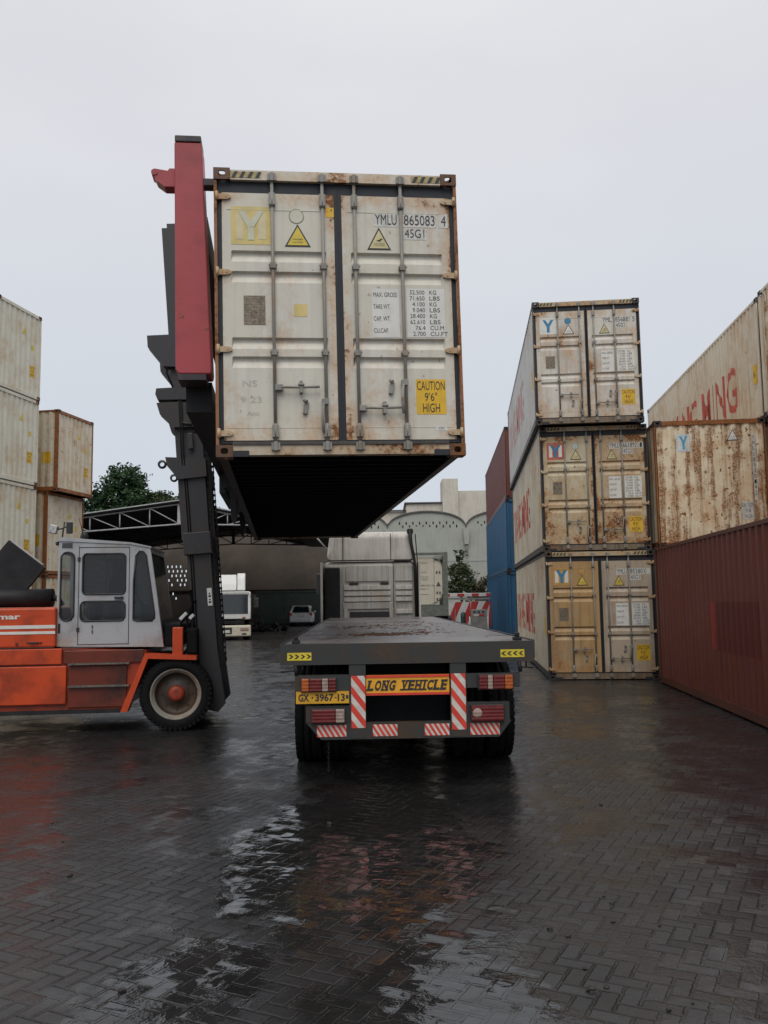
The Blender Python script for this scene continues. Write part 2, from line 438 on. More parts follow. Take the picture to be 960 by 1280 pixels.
def logo(b, x0, x1, z0, z1, y, style):
    """square shipping-line mark: a white M with a blue Y over it; material slots bg, m, y"""
    w, h = x1-x0, z1-z0; X = lambda u: x0+u*w; Z = lambda v: z0+v*h
    if style != 'none': b.mi = 0; b.rect(x0, x1, z0, z1, y)
    b.mi = 1
    b.face([(X(.12),y-.002,Z(.14)),(X(.32),y-.002,Z(.14)),(X(.32),y-.002,Z(.60)),(X(.20),y-.002,Z(.84)),(X(.12),y-.002,Z(.84))])
    b.face([(X(.68),y-.002,Z(.14)),(X(.88),y-.002,Z(.14)),(X(.88),y-.002,Z(.84)),(X(.80),y-.002,Z(.84)),(X(.68),y-.002,Z(.60))])
    b.mi = 2
    b.face([(X(.42),y-.004,Z(.12)),(X(.58),y-.004,Z(.12)),(X(.58),y-.004,Z(.46)),(X(.42),y-.004,Z(.46))])
    b.face([(X(.42),y-.004,Z(.46)),(X(.58),y-.004,Z(.46)),(X(.52),y-.004,Z(.60)),(X(.34),y-.004,Z(.88)),(X(.18),y-.004,Z(.88))])
    b.face([(X(.58),y-.006,Z(.46)),(X(.82),y-.006,Z(.88)),(X(.66),y-.006,Z(.88)),(X(.46),y-.006,Z(.56)),(X(.47),y-.006,Z(.46))])
def triangle(b, cx, z0, w, h, y, writing=True):
    b.mi = 0; b.face([(cx-w/2,y,z0),(cx+w/2,y,z0),(cx,y,z0+h)])
    b.mi = 1; i = .80; b.face([(cx-w/2*i,y-.002,z0+h*.075),(cx+w/2*i,y-.002,z0+h*.075),(cx,y-.002,z0+h*.88)])
    b.mi = 0
    if writing:
        b.face([(cx-.03,y-.004,z0+h*.42),(cx+.005,y-.004,z0+h*.36),(cx+.04,y-.004,z0+h*.50),(cx+.015,y-.004,z0+h*.50),(cx,y-.004,z0+h*.44)])
        for k, q in enumerate((.20, .28)): b.text('CAUTION', cx-.055, cx+.055, z0+h*q-.006, z0+h*q+.006, y-.004)
    else:
        for k, q in enumerate((.20, .33)): b.text('DANGER' if k else 'CAUTION', cx-.05, cx+.05, z0+h*q-.007, z0+h*q+.007, y-.004)

def door_decals(D, number, check, size, logo_mats, logo_style, tri_l, tri_r, circ, root_left, root_right, extra='hero'):
    yL = .0455; w = CW/2
    X = lambda x: x-w                                        # x measured from the left edge
    b = MB(); logo(b, X(.165), X(.555), 2.13, 2.52, yL, logo_style); b.build('logo_decal', logo_mats, root_left, fix=False)
    if circ:
        b = MB(); b.mi = 1; b.disc(X(.81), 2.43, .076, yL); b.mi = 0; b.disc(X(.81), 2.43, .068, yL-.002); b.build('round_decal', [circ, M['plate_br']], root_left, fix=False)  # larger disc behind paints a thin shadow line round the decal
    b = MB(); triangle(b, X(.82), 2.115, .26, .235, yL, False); b.build('warning_triangle', [M['black'], tri_l], root_left, fix=False)
    b = MB(); triangle(b, X(1.635), 2.10, .245, .235, yL, True); b.build('warning_triangle', [M['black'], tri_r], root_right, fix=False)
    b = MB(); b.mi = 0; b.box(X(.28), X(.49), yL-.003, .05, 1.32, 1.61); b.mi = 1
    for k in range(9): b.text('IIIII III IIII', X(.30), X(.47), 1.345+k*.028, 1.357+k*.028, yL-.005)
    b.build('data_plate', [M['plate_br'], M['ink']], root_left, fix=False)
    b = MB(); b.mi = 0
    for (a, c, z0, z1) in ((1.585,1.83,2.345,2.49),(1.88,2.225,2.345,2.49),(2.25,2.345,2.345,2.49),(1.885,2.12,2.215,2.335)): b.rect(X(a), X(c), z0, z1, yL)
    b.mi = 1
    b.text(number[0], X(1.60), X(1.82), 2.365, 2.473, yL-.002); b.text(number[1], X(1.895), X(2.21), 2.365, 2.473, yL-.002)
    if check: b.text(check, X(2.275), X(2.325), 2.365, 2.473, yL-.002)
    b.text(size, X(1.90), X(2.10), 2.235, 2.325, yL-.002)
    b.build('number_lettering', [M['white2'], M['black']], root_right, fix=False)
    b = MB(); b.mi = 0; b.rect(X(1.545), X(1.82), 1.20, 1.70, yL); b.rect(X(1.895), X(2.285), 1.205, 1.705, yL)
    b.mi = 1
    for t, z, e in (('MAX. GROSS', 1.615, 1.80), ('TARE WT.', 1.492, 1.73), ('CAP. WT.', 1.370, 1.73), ('CU.CAP.', 1.247, 1.71)): b.text(t, X(1.56), X(e), z, z+.046, yL-.002)
    for k, (t, u) in enumerate((('32.500','KG'),('71.650','LBS'),('4.100','KG'),('9.040','LBS'),('28.400','KG'),('62.610','LBS'),('76.4','CU.M'),('2.700','CU.FT'))):
        z = 1.645-k*.061; n = .025*len(t); b.text(t, X(2.08-n), X(2.08), z, z+.043, yL-.002); b.text(u, X(2.13), X(2.13+.035*len(u)), z, z+.043, yL-.002)
    b.build('weight_lettering', [M['white'], M['ink']], root_right, fix=False)
    b = MB(); b.mi = 0; b.rect(X(1.965), X(2.265), .42, .775, yL); b.mi = 1
    b.text('CAUTION', X(1.975), X(2.255), .665, .755, yL-.002); b.text("9'6\"", X(2.05), X(2.175), .555, .64, yL-.002); b.text('HIGH', X(2.03), X(2.20), .44, .53, yL-.002)
    b.build('height_sticker', [M['yellow'], M['black']], root_right, fix=False)
    if extra == 'hero':
        b = MB(); b.rect(X(.77), X(.90), 1.405, 1.53, yL); b.build('faded_sticker', M['fade_yellow'], root_left, fix=False)
        b = MB(); b.mi = 0; b.rect(X(1.10), X(1.185), 2.43, 2.53, yL); b.mi = 1; b.rect(X(1.155), X(1.165), 2.49, 2.515, yL-.002); b.build('tag_sticker', [M['yellow'], M['black']], root_left, fix=False)
        b = MB(); b.mi = 0; b.rect(X(2.15), X(2.27), .255, .305, yL); b.mi = 1; b.text('CSC', X(2.18), X(2.24), .268, .292, yL-.002); b.build('small_sticker', [M['white'], M['ink']], root_right, fix=False)
        b = MB()
        for t, z, a, c in (('NS', .70, .26, .40), ('9 23', .54, .24, .44), ('Apo', .40, .30, .42)): b.text(t, X(a), X(c), z, z+.06, yL)
        b.build('chalk_writing', plain('chalk_worn', (.47,.46,.41), .7), root_left, fix=False)

CG = {'n': 0}
def container(name, label, P, deg, mats, group=None, H=CH, L=CL, doors=None, ends=True, pitch=0., roll=0., far_doors=None, floor=True):
    """P = lower left corner of the near end as seen from that end, deg = heading (clockwise from +Y)"""
    a = R(deg); rt = Vector((math.cos(a), -math.sin(a), 0))
    fw = Vector((math.sin(a)*math.cos(pitch), math.cos(a)*math.cos(pitch), math.sin(pitch))); up = rt.cross(fw)
    r2 = rt*math.cos(roll)+up*math.sin(roll); u2 = r2.cross(fw)
    root = thing(name, label, 'container', group=group)
    root.matrix_world = Matrix(((r2.x, fw.x, u2.x, 0), (r2.y, fw.y, u2.y, 0), (r2.z, fw.z, u2.z, 0), (0,0,0,1)))
    root.location = Vector(P) + r2*CW/2
    k = (round(H,3), round(L,3))
    fr, sd, cs = mats['frame'], mats['side'], mats['cast']
    link('frame', cached(('frame',)+k, [fr], lambda: frame_mb(H, L, doors)), root)
    for y0, y1 in ((.012, .13), (L-.13, L-.012)):
        link('header', cached(('header', y0)+k, [mats.get('header', fr)], lambda: cross_mb(H, y0, y1, True)), root)
        link('sill', cached(('sill', y0)+k, [mats.get('sill', fr)], lambda: cross_mb(H, y0, y1, False)), root)
    for sx in (-1, 1):
        link('bottom_rail', cached(('bottom_rail', sx)+k, [mats.get('rail', fr)], lambda: rail_mb(sx, H, L)), root)
        link('side_panel', cached(('side_panel', sx)+k, [sd], lambda: side_mb(sx, H, L)), root)
        for sy in (-1, 1):
            for sz in (-1, 1): casting(root, cs, sx, sy, sz, H, L)
    link('roof_panel', cached(('roof_panel',)+k, [sd], lambda: roof_mb(H, L)), root)
    link('floor', cached(('floor',)+k, [M['under']], lambda: floor_mb(L)), root)
    w_ = mats.get('wall', sd)
    link('end_wall', cached(('end_wall', 1)+k, [w_], lambda: wall_mb(L-.03, 1, H)), root)
    if not doors: link('end_wall', cached(('end_wall', 0)+k, [w_], lambda: wall_mb(.03, -1, H)), root)
    else:
        bars = ((.571, 1.07), (1.39, 1.86)); spans = ((.077, 1.185), (1.262, 2.361)); roots = []
        for i, (x0, x1) in enumerate(spans):
            x0 -= CW/2; x1 -= CW/2; dm = doors['mats'][i]
            d = link('door', cached(('door', i), [dm], lambda: door_sheet(x0, x1, i)), root); roots.append(d)
            link('gasket', cached(('gasket', i), [M['gasket']], lambda: gasket_mb(x0, x1)), d)
            for q in bars[i]: link('locking_bar', cached(('locking_bar', q), [doors['lock']], lambda: bar_mb(q-CW/2)), d)
            for z in HINZ: link('hinge', cached(('hinge', i, z), [doors['hinge']], lambda: hinge_mb(-1 if i == 0 else 1, z)), d)
        hs = doors['handles']
        for i, kd, x, z in hs: link('door_handle', cached(('door_handle', kd, x, z), [doors['lock']], lambda: handle_mb(kd, x-CW/2, z)), roots[i])
        for i, x, z in doors['catches']: link('handle_catch', cached(('handle_catch', x, z), [doors['lock']], lambda: catch_mb(x-CW/2, z)), roots[i])
        for s_ in (-1, 1):
            b = MB(); b.mi = 0; x0 = -CW/2+.165 if s_ < 0 else CW/2-.165-.30
            b.rect(x0, x0+.30, H-.095, H-.032, .0085); b.mi = 1
            for q in range(4):
                xx = x0+.01+q*.078; b.face([(xx,.0065,H-.095),(xx+.035,.0065,H-.095),(xx+.066,.0065,H-.032),(xx+.031,.0065,H-.032)])
            b.build('hazard_stripe', [M['hazard_y'], M['black']], root, fix=False)
        for x0 in (-CW/2+.165, CW/2-.165-.15):
            b = MB(); b.box(x0, x0+.15, .006, .03, .004, .062); b.build('lashing_pocket', M['gasket'], root)
        door_decals(doors, root_left=roots[0], root_right=roots[1], **doors['decals'])
    return root

def corr_decal(root, sx, name, mats, fn, origin, L, H=CH):
    """decal laid over a corrugated side: fn(b) draws in (u, z) with u running left to right as read; origin = y of u=0"""
    t = MB(); fn(t)
    geom = lambda: t.bm.verts[:]+t.bm.edges[:]+t.bm.faces[:]
    u0 = min(v.co.x for v in t.bm.verts); u1 = max(v.co.x for v in t.bm.verts)
    # u -> wall coordinate
    s_ = -1 if sx < 0 else 1
    for v in t.bm.verts: v.co.x = origin + s_*v.co.x - .15          # distance along the wall
    a, c = min(v.co.x for v in t.bm.verts), max(v.co.x for v in t.bm.verts)
    for q in corr_breaks(a, c)[1:-1]:
        bmesh.ops.bisect_plane(t.bm, geom=geom(), plane_co=(q,0,0), plane_no=(1,0,0))
    for v in t.bm.verts:
        q = v.co.x; lift = .004 - v.co.y
        v.co = Vector((sx*(CW/2-.012-corr(q)+lift), .15+q, v.co.z))
    return t.build(name, mats, root)
def wall_decal(root, far, name, mats, fn, L):
    """decal on a corrugated end wall; x read from the left of whoever faces the wall"""
    t = MB(); fn(t); w = CW/2
    for v in t.bm.verts: v.co.x = v.co.x-.05 if not far else (CW-v.co.x)-.05
    a, c = min(v.co.x for v in t.bm.verts), max(v.co.x for v in t.bm.verts)
    for q in corr_breaks(a, c)[1:-1]:
        bmesh.ops.bisect_plane(t.bm, geom=t.bm.verts[:]+t.bm.edges[:]+t.bm.faces[:], plane_co=(q,0,0), plane_no=(1,0,0))
    for v in t.bm.verts:
        q = v.co.x; lift = .004 - v.co.y; d = corr(q)
        v.co = Vector((-w+.05+q, (.03+d-lift) if not far else (L-.03-d+lift), v.co.z))
    return t.build(name, mats, root)

std_h = [(0,'right',.605,.68),(0,'down',1.07,.47),(1,'right',1.42,.475),(1,'down',1.86,.66)]
std_c = [(0,.87,.49),(1,1.72,.69)]
LG_FADE = [M['fade_yellow'], plain('logo_ghost', (.62,.54,.33), .6, var=.1), plain('logo_ghost_blue', (.55,.55,.42), .6, var=.1)]
hero = container('lifted_container', 'pale grey high container with rusty edges lifted in the air above the trailer',
    (-1.599,8.2,3.24), -6.867, dict(frame=M['hero_frame'], side=M['cream_side'], cast=M['cast_rust'], rail=M['rail_dark'], header=M['hero_door']),
    doors=dict(mats=(M['hero_door'], M['hero_door']), lock=M['lock_grey'], hinge=M['hero_hinge'], handles=std_h, catches=std_c,
               decals=dict(number=('YMLU','865083'), check='4', size='45G1', logo_mats=LG_FADE, logo_style='faded', tri_l=M['tri_yellow'], tri_r=M['tri_pale'], circ=M['fade_white'])),
    pitch=.004, roll=.0135)
# rusty outer faces of the end posts
for sx in (-1, 1):
    b = MB(); x0, x1 = (-CW/2+.002, -CW/2+.028) if sx < 0 else (CW/2-.028, CW/2-.002)
    b.box(x0, x1, .012, .10, .12, CH-.12); b.build('corner_post', M['hero_post'], hero)
b = MB(); b.box(-CW/2+.166, CW/2-.166, -.001, .02, .118, .150); b.build('door_drip', plain('sill_bar', (.06,.055,.05), .6, var=.4), hero)

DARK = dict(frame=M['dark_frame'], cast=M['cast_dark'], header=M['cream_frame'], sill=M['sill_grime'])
GS = 'three white containers stacked by their door ends'
def sdoor(m1, m2, number, check, size, lg, style, tl, tr, circ, handles=std_h, catches=std_c):
    return dict(mats=(m1, m2), lock=M['lock_grey'], hinge=M['hero_hinge'], handles=handles, catches=catches,
                decals=dict(number=number, check=check, size=size, logo_mats=lg, logo_style=style, tri_l=tl, tri_r=tr, circ=circ, extra='stack'))
LG_W = [M['white'], M['white'], M['logo_blue']]; LG_R = [M['logo_red'], M['white'], M['logo_blue']]; LG_O = [M['logo_orange'], M['white'], M['logo_blue']]
AY = 5.336
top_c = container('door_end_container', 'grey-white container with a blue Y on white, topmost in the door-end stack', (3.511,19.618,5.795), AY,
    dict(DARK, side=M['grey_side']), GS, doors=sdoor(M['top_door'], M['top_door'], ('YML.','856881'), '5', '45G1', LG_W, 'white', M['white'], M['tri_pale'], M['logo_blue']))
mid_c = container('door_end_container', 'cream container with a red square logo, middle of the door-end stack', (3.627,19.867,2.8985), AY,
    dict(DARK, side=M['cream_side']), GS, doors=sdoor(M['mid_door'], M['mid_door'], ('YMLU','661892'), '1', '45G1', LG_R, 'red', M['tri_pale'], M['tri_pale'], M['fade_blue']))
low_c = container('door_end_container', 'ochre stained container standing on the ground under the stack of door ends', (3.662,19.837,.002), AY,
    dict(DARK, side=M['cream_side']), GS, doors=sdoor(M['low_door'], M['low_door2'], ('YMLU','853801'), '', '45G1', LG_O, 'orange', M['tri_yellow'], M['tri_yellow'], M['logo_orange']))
for rt_, mt_, z0 in ((top_c, M['side_pink'], .95), (mid_c, M['side_red'], .85), (low_c, M['side_red'], .85)):
    corr_decal(rt_, -1, 'side_lettering', [mt_], lambda b: b.text('YANG MING', 0, 7.6, z0, z0+1.15, 0., bold=.01), 11.4, CL)
    b = MB()
for rt_ in (top_c, mid_c, low_c):       # white side stickers near the door end
    corr_decal(rt_, -1, 'height_sticker', [M['yellow']], lambda b: b.rect(0, .3, 1.0, 1.4, 0.), .75, CL)

GB = 'coloured containers behind the door-end stack'
BY = 3.4; BL = 13.716
for k, (nm, lb, sm) in enumerate((('blue_container', 'blue container on the ground behind the white stack, lowest of its pile', 'blue_side'),
                                  ('blue_container', 'blue container in the middle of the pile, under the maroon one', 'blue_side'),
                                  ('maroon_container', 'maroon container resting on top of two blue containers', 'maroon'))):
    container(nm, lb, (4.80+.03*k, 34.31, .002+2.8965*k), BY, dict(frame=M[sm], cast=M['cast_dark'], side=M[sm]), GB, L=BL)

# long row on the right
a = R(AY); fwA = Vector((math.sin(a), math.cos(a), 0)); rtA = Vector((math.cos(a), -math.sin(a), 0))
def back(P, d): return Vector(P) - fwA*d
GR = 'containers along the right side of the yard'
red = container('maroon_container', 'long dark red container on the ground along the right edge of the yard', back((5.861,18.931,.002), CL), AY,
    dict(frame=M['maroon_frame'], cast=M['cast_dark'], side=M['maroon']), GR)
corr_decal(red, -1, 'repainted_patch', [M['maroon_dark']], lambda b: b.rect(0, 2.2, .95, 1.75, 0.), CL-4.35, CL)
corr_decal(red, -1, 'repainted_edge', [plain('patch_red', (.28,.035,.025), .55)], lambda b: b.rect(0, .14, .95, 1.75, 0.), CL-4.21, CL)
container('support_container', 'dark red container on the ground under the rusty yellow end wall', (6.13,19.55,.002), AY,
    dict(frame=M['maroon_frame'], cast=M['cast_dark'], side=M['maroon']), GR)
rusty = container('rusty_container', 'rust-streaked cream container with a blue Y sticker, above the long dark red one', (6.13,19.35,2.8985), AY,
    dict(frame=M['rusty_post'], cast=M['cast_dark'], side=M['tall_side'], wall=M['rusty_wall']), GR)
def d_logo(b): logo(b, .50, .78, 2.18, 2.58, 0., 'white')
wall_decal(rusty, False, 'logo_decal', [plain('pale_blue_decal', (.55,.62,.66), .6), M['white'], plain('sky_blue_decal', (.08,.33,.55), .6)], d_logo, CL)
def d_tri(b): triangle(b, 1.72, 2.40, .25, .26, 0., False)
wall_decal(rusty, False, 'warning_triangle', [M['black'], M['white']], d_tri, CL)
def d_num(b):
    b.mi = 0; b.rect(2.13, 2.21, 1.05, 2.55, 0.); b.mi = 1
    for k, ch in enumerate('YMLU8530142'): b.text(ch, 2.145, 2.195, 2.42-k*.125, 2.51-k*.125, -.002)
wall_decal(rusty, False, 'number_lettering', [M['white2'], M['black']], d_num, CL)
def d_cau(b):
    b.mi = 0; b.rect(1.83, 2.10, .62, 1.02, 0.); b.mi = 1
    b.text('CAUTION', 1.84, 2.09, .90, .99, -.002); b.text("9'6", 1.92, 2.02, .78, .86, -.002); b.text('HIGH', 1.90, 2.04, .65, .73, -.002)
wall_decal(rusty, False, 'height_sticker', [M['white2'], M['ink']], d_cau, CL)
TAN = dict(frame=M['tall_side'], cast=M['cast_dark'], side=M['tall_side'])
RST = dict(frame=M['rusty_post'], cast=M['cast_dark'], side=M['tall_side'])
EP = Vector((8.659,19.467,0))
for k in range(2): container('support_container', ('tan container on the ground under two long tan ones','tan container between the ground one and the red-lettered one')[k], EP+Vector((0,0,.002+2.8965*k)), AY, TAN, GR)
tall = container('tan_container', 'long tan container with red lettering on its side, third level behind the rusty end wall', EP+Vector((0,0,5.795)), AY, TAN, GR)
corr_decal(tall, -1, 'side_lettering', [M['side_red']], lambda b: b.text('YANG MING', 0, 7.3, .62, 1.78, 0., bold=.012), 9.1, CL)
corr_decal(tall, -1, 'height_sticker', [M['yellow'], M['black']], lambda b: (b.rect(0, .28, .95, 1.4, 0.), setattr(b, 'mi', 1), b.text('9\'6', .06, .22, 1.1, 1.25, -.002)), .62, CL)
FP = back((8.62,19.467,0), CL+.28)
container('support_container', 'dark container on the ground at the foot of the right stack', FP+Vector((0,0,.002)), AY, RST, GR)
container('rusty_container', 'orange-rusted container at the right picture edge, second level above the dark red container', FP+Vector((.03,0,2.8985)), AY, dict(RST, side=M['rusty_wall']), GR)
container('rusty_container', 'stained tan container at the right picture edge, above the orange-rusted one', FP+Vector((-.02,0,5.795)), AY, dict(frame=M['tall_side'], cast=M['cast_dark'], side=M['rusty_wall']), GR)

# stacks on the left, end walls turned to the right
GL = 'containers stacked on the left with end walls turned to the yard'
def leftc(label, c0, z, mats, h=10.):
    """c0 = near corner of the visible (far) end wall; the axis points right"""
    a = R(h); ax = Vector((math.cos(a), -math.sin(a), 0))
    deg = 90+h; side = Vector((math.sin(a), math.cos(a), 0))
    # facing the near (unseen) end, left is away from the camera
    P = Vector((*c0, z)) - ax*CL + side*CW
    r = container('end_wall_container', label, P, deg, mats, GL)
    def tri(b): triangle(b, 1.52, 2.05, .24, .27, 0., False)
    wall_decal(r, True, 'warning_triangle', [M['tri_yellow'], M['tri_yellow']], tri, CL)
    def cau(b): b.mi = 0; b.rect(1.87, 2.13, .72, 1.10, 0.); b.mi = 1; b.text('CAUTION', 1.89, 2.11, 1.0, 1.07, -.002); b.text("9'6\"", 1.95, 2.05, .88, .96, -.002); b.text('HIGH', 1.93, 2.07, .76, .84, -.002)
    wall_decal(r, True, 'height_sticker', [M['yellow'], plain('ink_brown', (.2,.12,.02), .6)], cau, CL)
    wall_decal(r, True, 'small_sticker', [M['tri_yellow']], lambda b: b.rect(1.95, 2.05, 1.62, 1.78, 0.), CL)
    # long side that faces the camera, near the corner
    corr_decal(r, 1, 'height_sticker', [M['yellow']], lambda b: b.rect(0, .34, 1.0, 1.4, 0.), CL-.62, CL)
    return r
LW = dict(frame=M['left_wall'], cast=M['cast_rust'], side=M['left_wall'], wall=M['left_wall'])
LR = dict(frame=M['rusty_post'], cast=M['cast_rust'], side=M['left_wall2'], wall=M['left_wall2'])
for k, (t, mm) in enumerate((('rusty', LR), ('', LW), ('', LW), ('', LW))):
    lb = ('rust-stained container at the bottom of the four-high stack behind the lift truck', 'cream container second from the ground in the four-high stack on the left',
          'cream container third from the ground in the four-high stack on the left', 'pale cream container on top of the four-high stack at the left edge')[k]
    leftc(lb, (-12.03+.02*k, 26.35), .002+2.8965*k, mm)
for k, (lb, dx) in enumerate((('rusty container at the bottom of the three-high stack, behind the cab of the lift truck', -.32), ('cream container under the overhanging rusty one, beside the four-high stack', -.32),
                              ('rust-streaked container overhanging on top of the three-high stack', 0.))):
    leftc(lb, (-11.36+dx, 29.95), .002+2.8965*k, LR)

# ------------------------------------------------------------------ more materials
M['rubber']   = plain('tyre_rubber', (.008,.008,.009), .8, var=.35, scale=10, bump=.2, spec=.18)
M['black_st'] = plain('black_steel', (.020,.020,.022), .55, var=.35, scale=5, bump=.1, spec=.25)
M['trail_st'] = paint('trailer_steel', (.034,.037,.037), rust=.2, streak=.1, dirt=.5, dirtcol=(.05,.04,.03), spots=.2, rough=.42)
M['mast_st']  = paint('mast_steel', (.036,.036,.040), rust=.14, streak=.1, dirt=.5, dirtcol=(.035,.03,.028), spots=.1, rough=.45, iso=True)
M['red_arm']  = paint('red_arm', (.38,.060,.070), rust=.16, streak=.04, dirt=.45, dirtcol=(.12,.02,.025), spots=.45, rough=.45, iso=True)
M['red_dark'] = paint('red_arm_cap', (.035,.03,.035), rust=.1, streak=.1, dirt=.3, spots=.1)
M['orange']   = paint('orange_paint', (.56,.066,.015), rust=.10, streak=.05, dirt=.7, dirtcol=(.12,.022,.010), spots=.2, rough=.38, iso=True)
M['orange_d'] = paint('orange_greasy', (.32,.04,.013), rust=.12, streak=.1, dirt=.75, dirtcol=(.035,.02,.015), spots=.25, rough=.42, iso=True)
M['hub_red']  = paint('hub_red', (.34,.045,.022), rust=.25, streak=0., dirt=.7, dirtcol=(.05,.02,.012), spots=.4)
M['greasy']   = paint('greasy_orange', (.15,.026,.013), rust=.1, streak=.1, dirt=1., dirtcol=(.022,.014,.011), spots=.2, rough=.4, sscale=3, iso=True)
M['cab_grey'] = paint('cab_grey', (.40,.41,.43), rust=.06, streak=.05, dirt=.5, dirtcol=(.16,.15,.14), spots=.22, rough=.42, low=(1.2,1.6,.10), iso=True)
M['rim_cream']= paint('rim_cream', (.27,.255,.225), rust=.44, streak=.0, dirt=.7, dirtcol=(.04,.035,.03), spots=.4)
M['rim_inner']= paint('rim_inner', (.05,.038,.03), rust=.5, streak=.0, dirt=.8, dirtcol=(.025,.02,.018), spots=.5)
M['chrome']   = plain('dull_metal', (.35,.35,.35), .35, metal=.7, var=.3)
M['cab_silver']=paint('truck_silver', (.50,.48,.445), rust=.0, streak=-.2, dirt=.55, dirtcol=(.22,.19,.165), spots=0., rough=.42, sscale=9)
M['cab_silver2']=paint('fairing_silver', (.58,.555,.51), rust=.0, streak=-.2, dirt=.6, dirtcol=(.26,.22,.18), spots=0., rough=.42, sscale=9)
M['seam']     = plain('seam_dark', (.04,.038,.036), .7)
M['lens_red'] = plain('lens_red', (.13,.012,.010), .25, var=.3, scale=20)
M['lens_org'] = plain('lens_orange', (.38,.085,.012), .25, var=.2, scale=20)
M['lens_clr'] = plain('lens_clear', (.32,.24,.20), .2, var=.3, scale=20)
M['ref_red']  = plain('reflector_red', (.62,.05,.03), .45, var=.12)
M['ref_wht']  = plain('reflector_white', (.58,.53,.48), .5, var=.2, scale=12)
M['plate_y']  = plain('plate_yellow', (.62,.33,.02), .5, var=.15)
M['board_y']  = plain('board_orange_yellow', (.74,.36,.02), .45, var=.12)
M['chev_y']   = plain('chevron_yellow', (.66,.52,.03), .45, var=.2)
M['pale_st']  = plain('truss_white_steel', (.40,.41,.41), .6, var=.2)
M['green_wall']=plain('green_gate', (.030,.048,.042), .6, var=.3, scale=2)
M['brown_wall']=plain('shed_wall', (.098,.078,.063), .85, var=.3, scale=.5)
M['shed_roof']= plain('shed_roof', (.035,.037,.042), .7, var=.3, scale=.6)
M['white_pt'] = plain('white_vehicle', (.68,.68,.66), .35, var=.08)
M['cream_pt'] = plain('cream_vehicle', (.58,.53,.41), .4, var=.12, scale=4)
M['arch_wall']= paint('arch_plaster', (.37,.38,.34), rust=-.4, streak=-.25, dirt=.4, dirtcol=(.24,.24,.20), spots=0, sscale=1., rough=.85)
M['old_wall'] = paint('old_plaster', (.56,.52,.45), rust=-.3, streak=-.05, dirt=.5, dirtcol=(.34,.29,.23), spots=0, sscale=1.2, rough=.85)
M['arch_rim'] = plain('arch_rim', (.10,.095,.09), .8, var=.3)
M['conc']     = plain('grey_concrete', (.25,.24,.22), .8, var=.25, scale=4)
M['gate_red'] = plain('gate_red', (.42,.035,.03), .5, var=.2)
M['gate_wht'] = plain('gate_white', (.58,.57,.55), .5, var=.12)
M['tank_cream']=plain('tank_cream', (.54,.50,.41), .5, var=.1, scale=3)
M['tank_grey']= plain('tank_frame', (.13,.14,.12), .6, var=.3)
M['mud']      = plain('mud', (.020,.016,.012), .6, var=.5, scale=20, bump=.3)
M['rustmud']  = plain('rust_scale', (.13,.055,.03), .8, var=.6, scale=30, bump=.4)
for nm in ('lens_red','lens_org','lens_clr'):
    N = NT.__new__(NT); N.t = M[nm].node_tree; pb = [n_ for n_ in N.t.nodes if n_.type == 'BSDF_PRINCIPLED'][0]
    tc = N.n('ShaderNodeTexCoord').outputs['Object']; sx_, _, sz_ = N.sep(tc)
    rb = N.m('ADD', N.m('PINGPONG', N.m('MULTIPLY', sx_, 90.), 1.), N.m('PINGPONG', N.m('MULTIPLY', sz_, 60.), 1.))
    bu_ = N.n('ShaderNodeBump'); bu_.inputs['Strength'].default_value = .6; bu_.inputs['Distance'].default_value = .004; N.lk(rb, bu_.inputs['Height']); N.lk(bu_.outputs[0], pb.inputs['Normal'])
m, N = mat('window_glass'); N.out((.012,.016,.018), .06, spec=.8); M['glass'] = m
m, N = mat('cab_glass')
tr = N.n('ShaderNodeBsdfTransparent'); tr.inputs[0].default_value = (.40,.45,.45,1); gl = N.n('ShaderNodeBsdfGlossy'); gl.inputs['Roughness'].default_value = .05
gl.inputs[0].default_value = (.9,.9,.9,1); mx = N.n('ShaderNodeMixShader'); fr = N.n('ShaderNodeFresnel'); fr.inputs[0].default_value = 1.5
o_ = N.n('ShaderNodeOutputMaterial'); N.lk(N.m('MULTIPLY_ADD', fr.outputs[0], .75, .02), mx.inputs[0]); N.lk(tr.outputs[0], mx.inputs[1]); N.lk(gl.outputs[0], mx.inputs[2]); N.lk(mx.outputs[0], o_.inputs[0]); M['cabglass'] = m
m, N = mat('deck'); tc, v = N.coords(False)
big = N.noise(v, .8, 5, .6); st = N.noise(N.mapv(v, (.9,7,1)), 1.5, 5, .65); fi = N.noise(v, 20, 4, .6)
wet = N.rng(N.m('ADD', N.m('MULTIPLY', big, .5), N.m('MULTIPLY', st, .5)), .42, .6)
c = N.mix(wet, (.19,.17,.165), (.075,.064,.06)); c = N.mix(N.rng(N.noise(v, 1.7, 5, .65), .54, .64), c, (.085,.04,.028))
pl = N.m('ABSOLUTE', N.m('SUBTRACT', N.m('FRACT', N.m('MULTIPLY', N.sep(tc)[1], 3.3)), .5)); seam = N.rng(pl, .455, .49)
c = N.mix(N.m('MULTIPLY', seam, .7), c, (.02,.017,.015))
N.out(c, N.rng(wet, 0, 1, .46, .20), 0., N.m('ADD', N.m('MULTIPLY', fi, .25), N.m('ADD', N.m('MULTIPLY', st, .8), N.m('MULTIPLY', seam, -.5))), bs=.35, bd=.012); M['deck'] = m

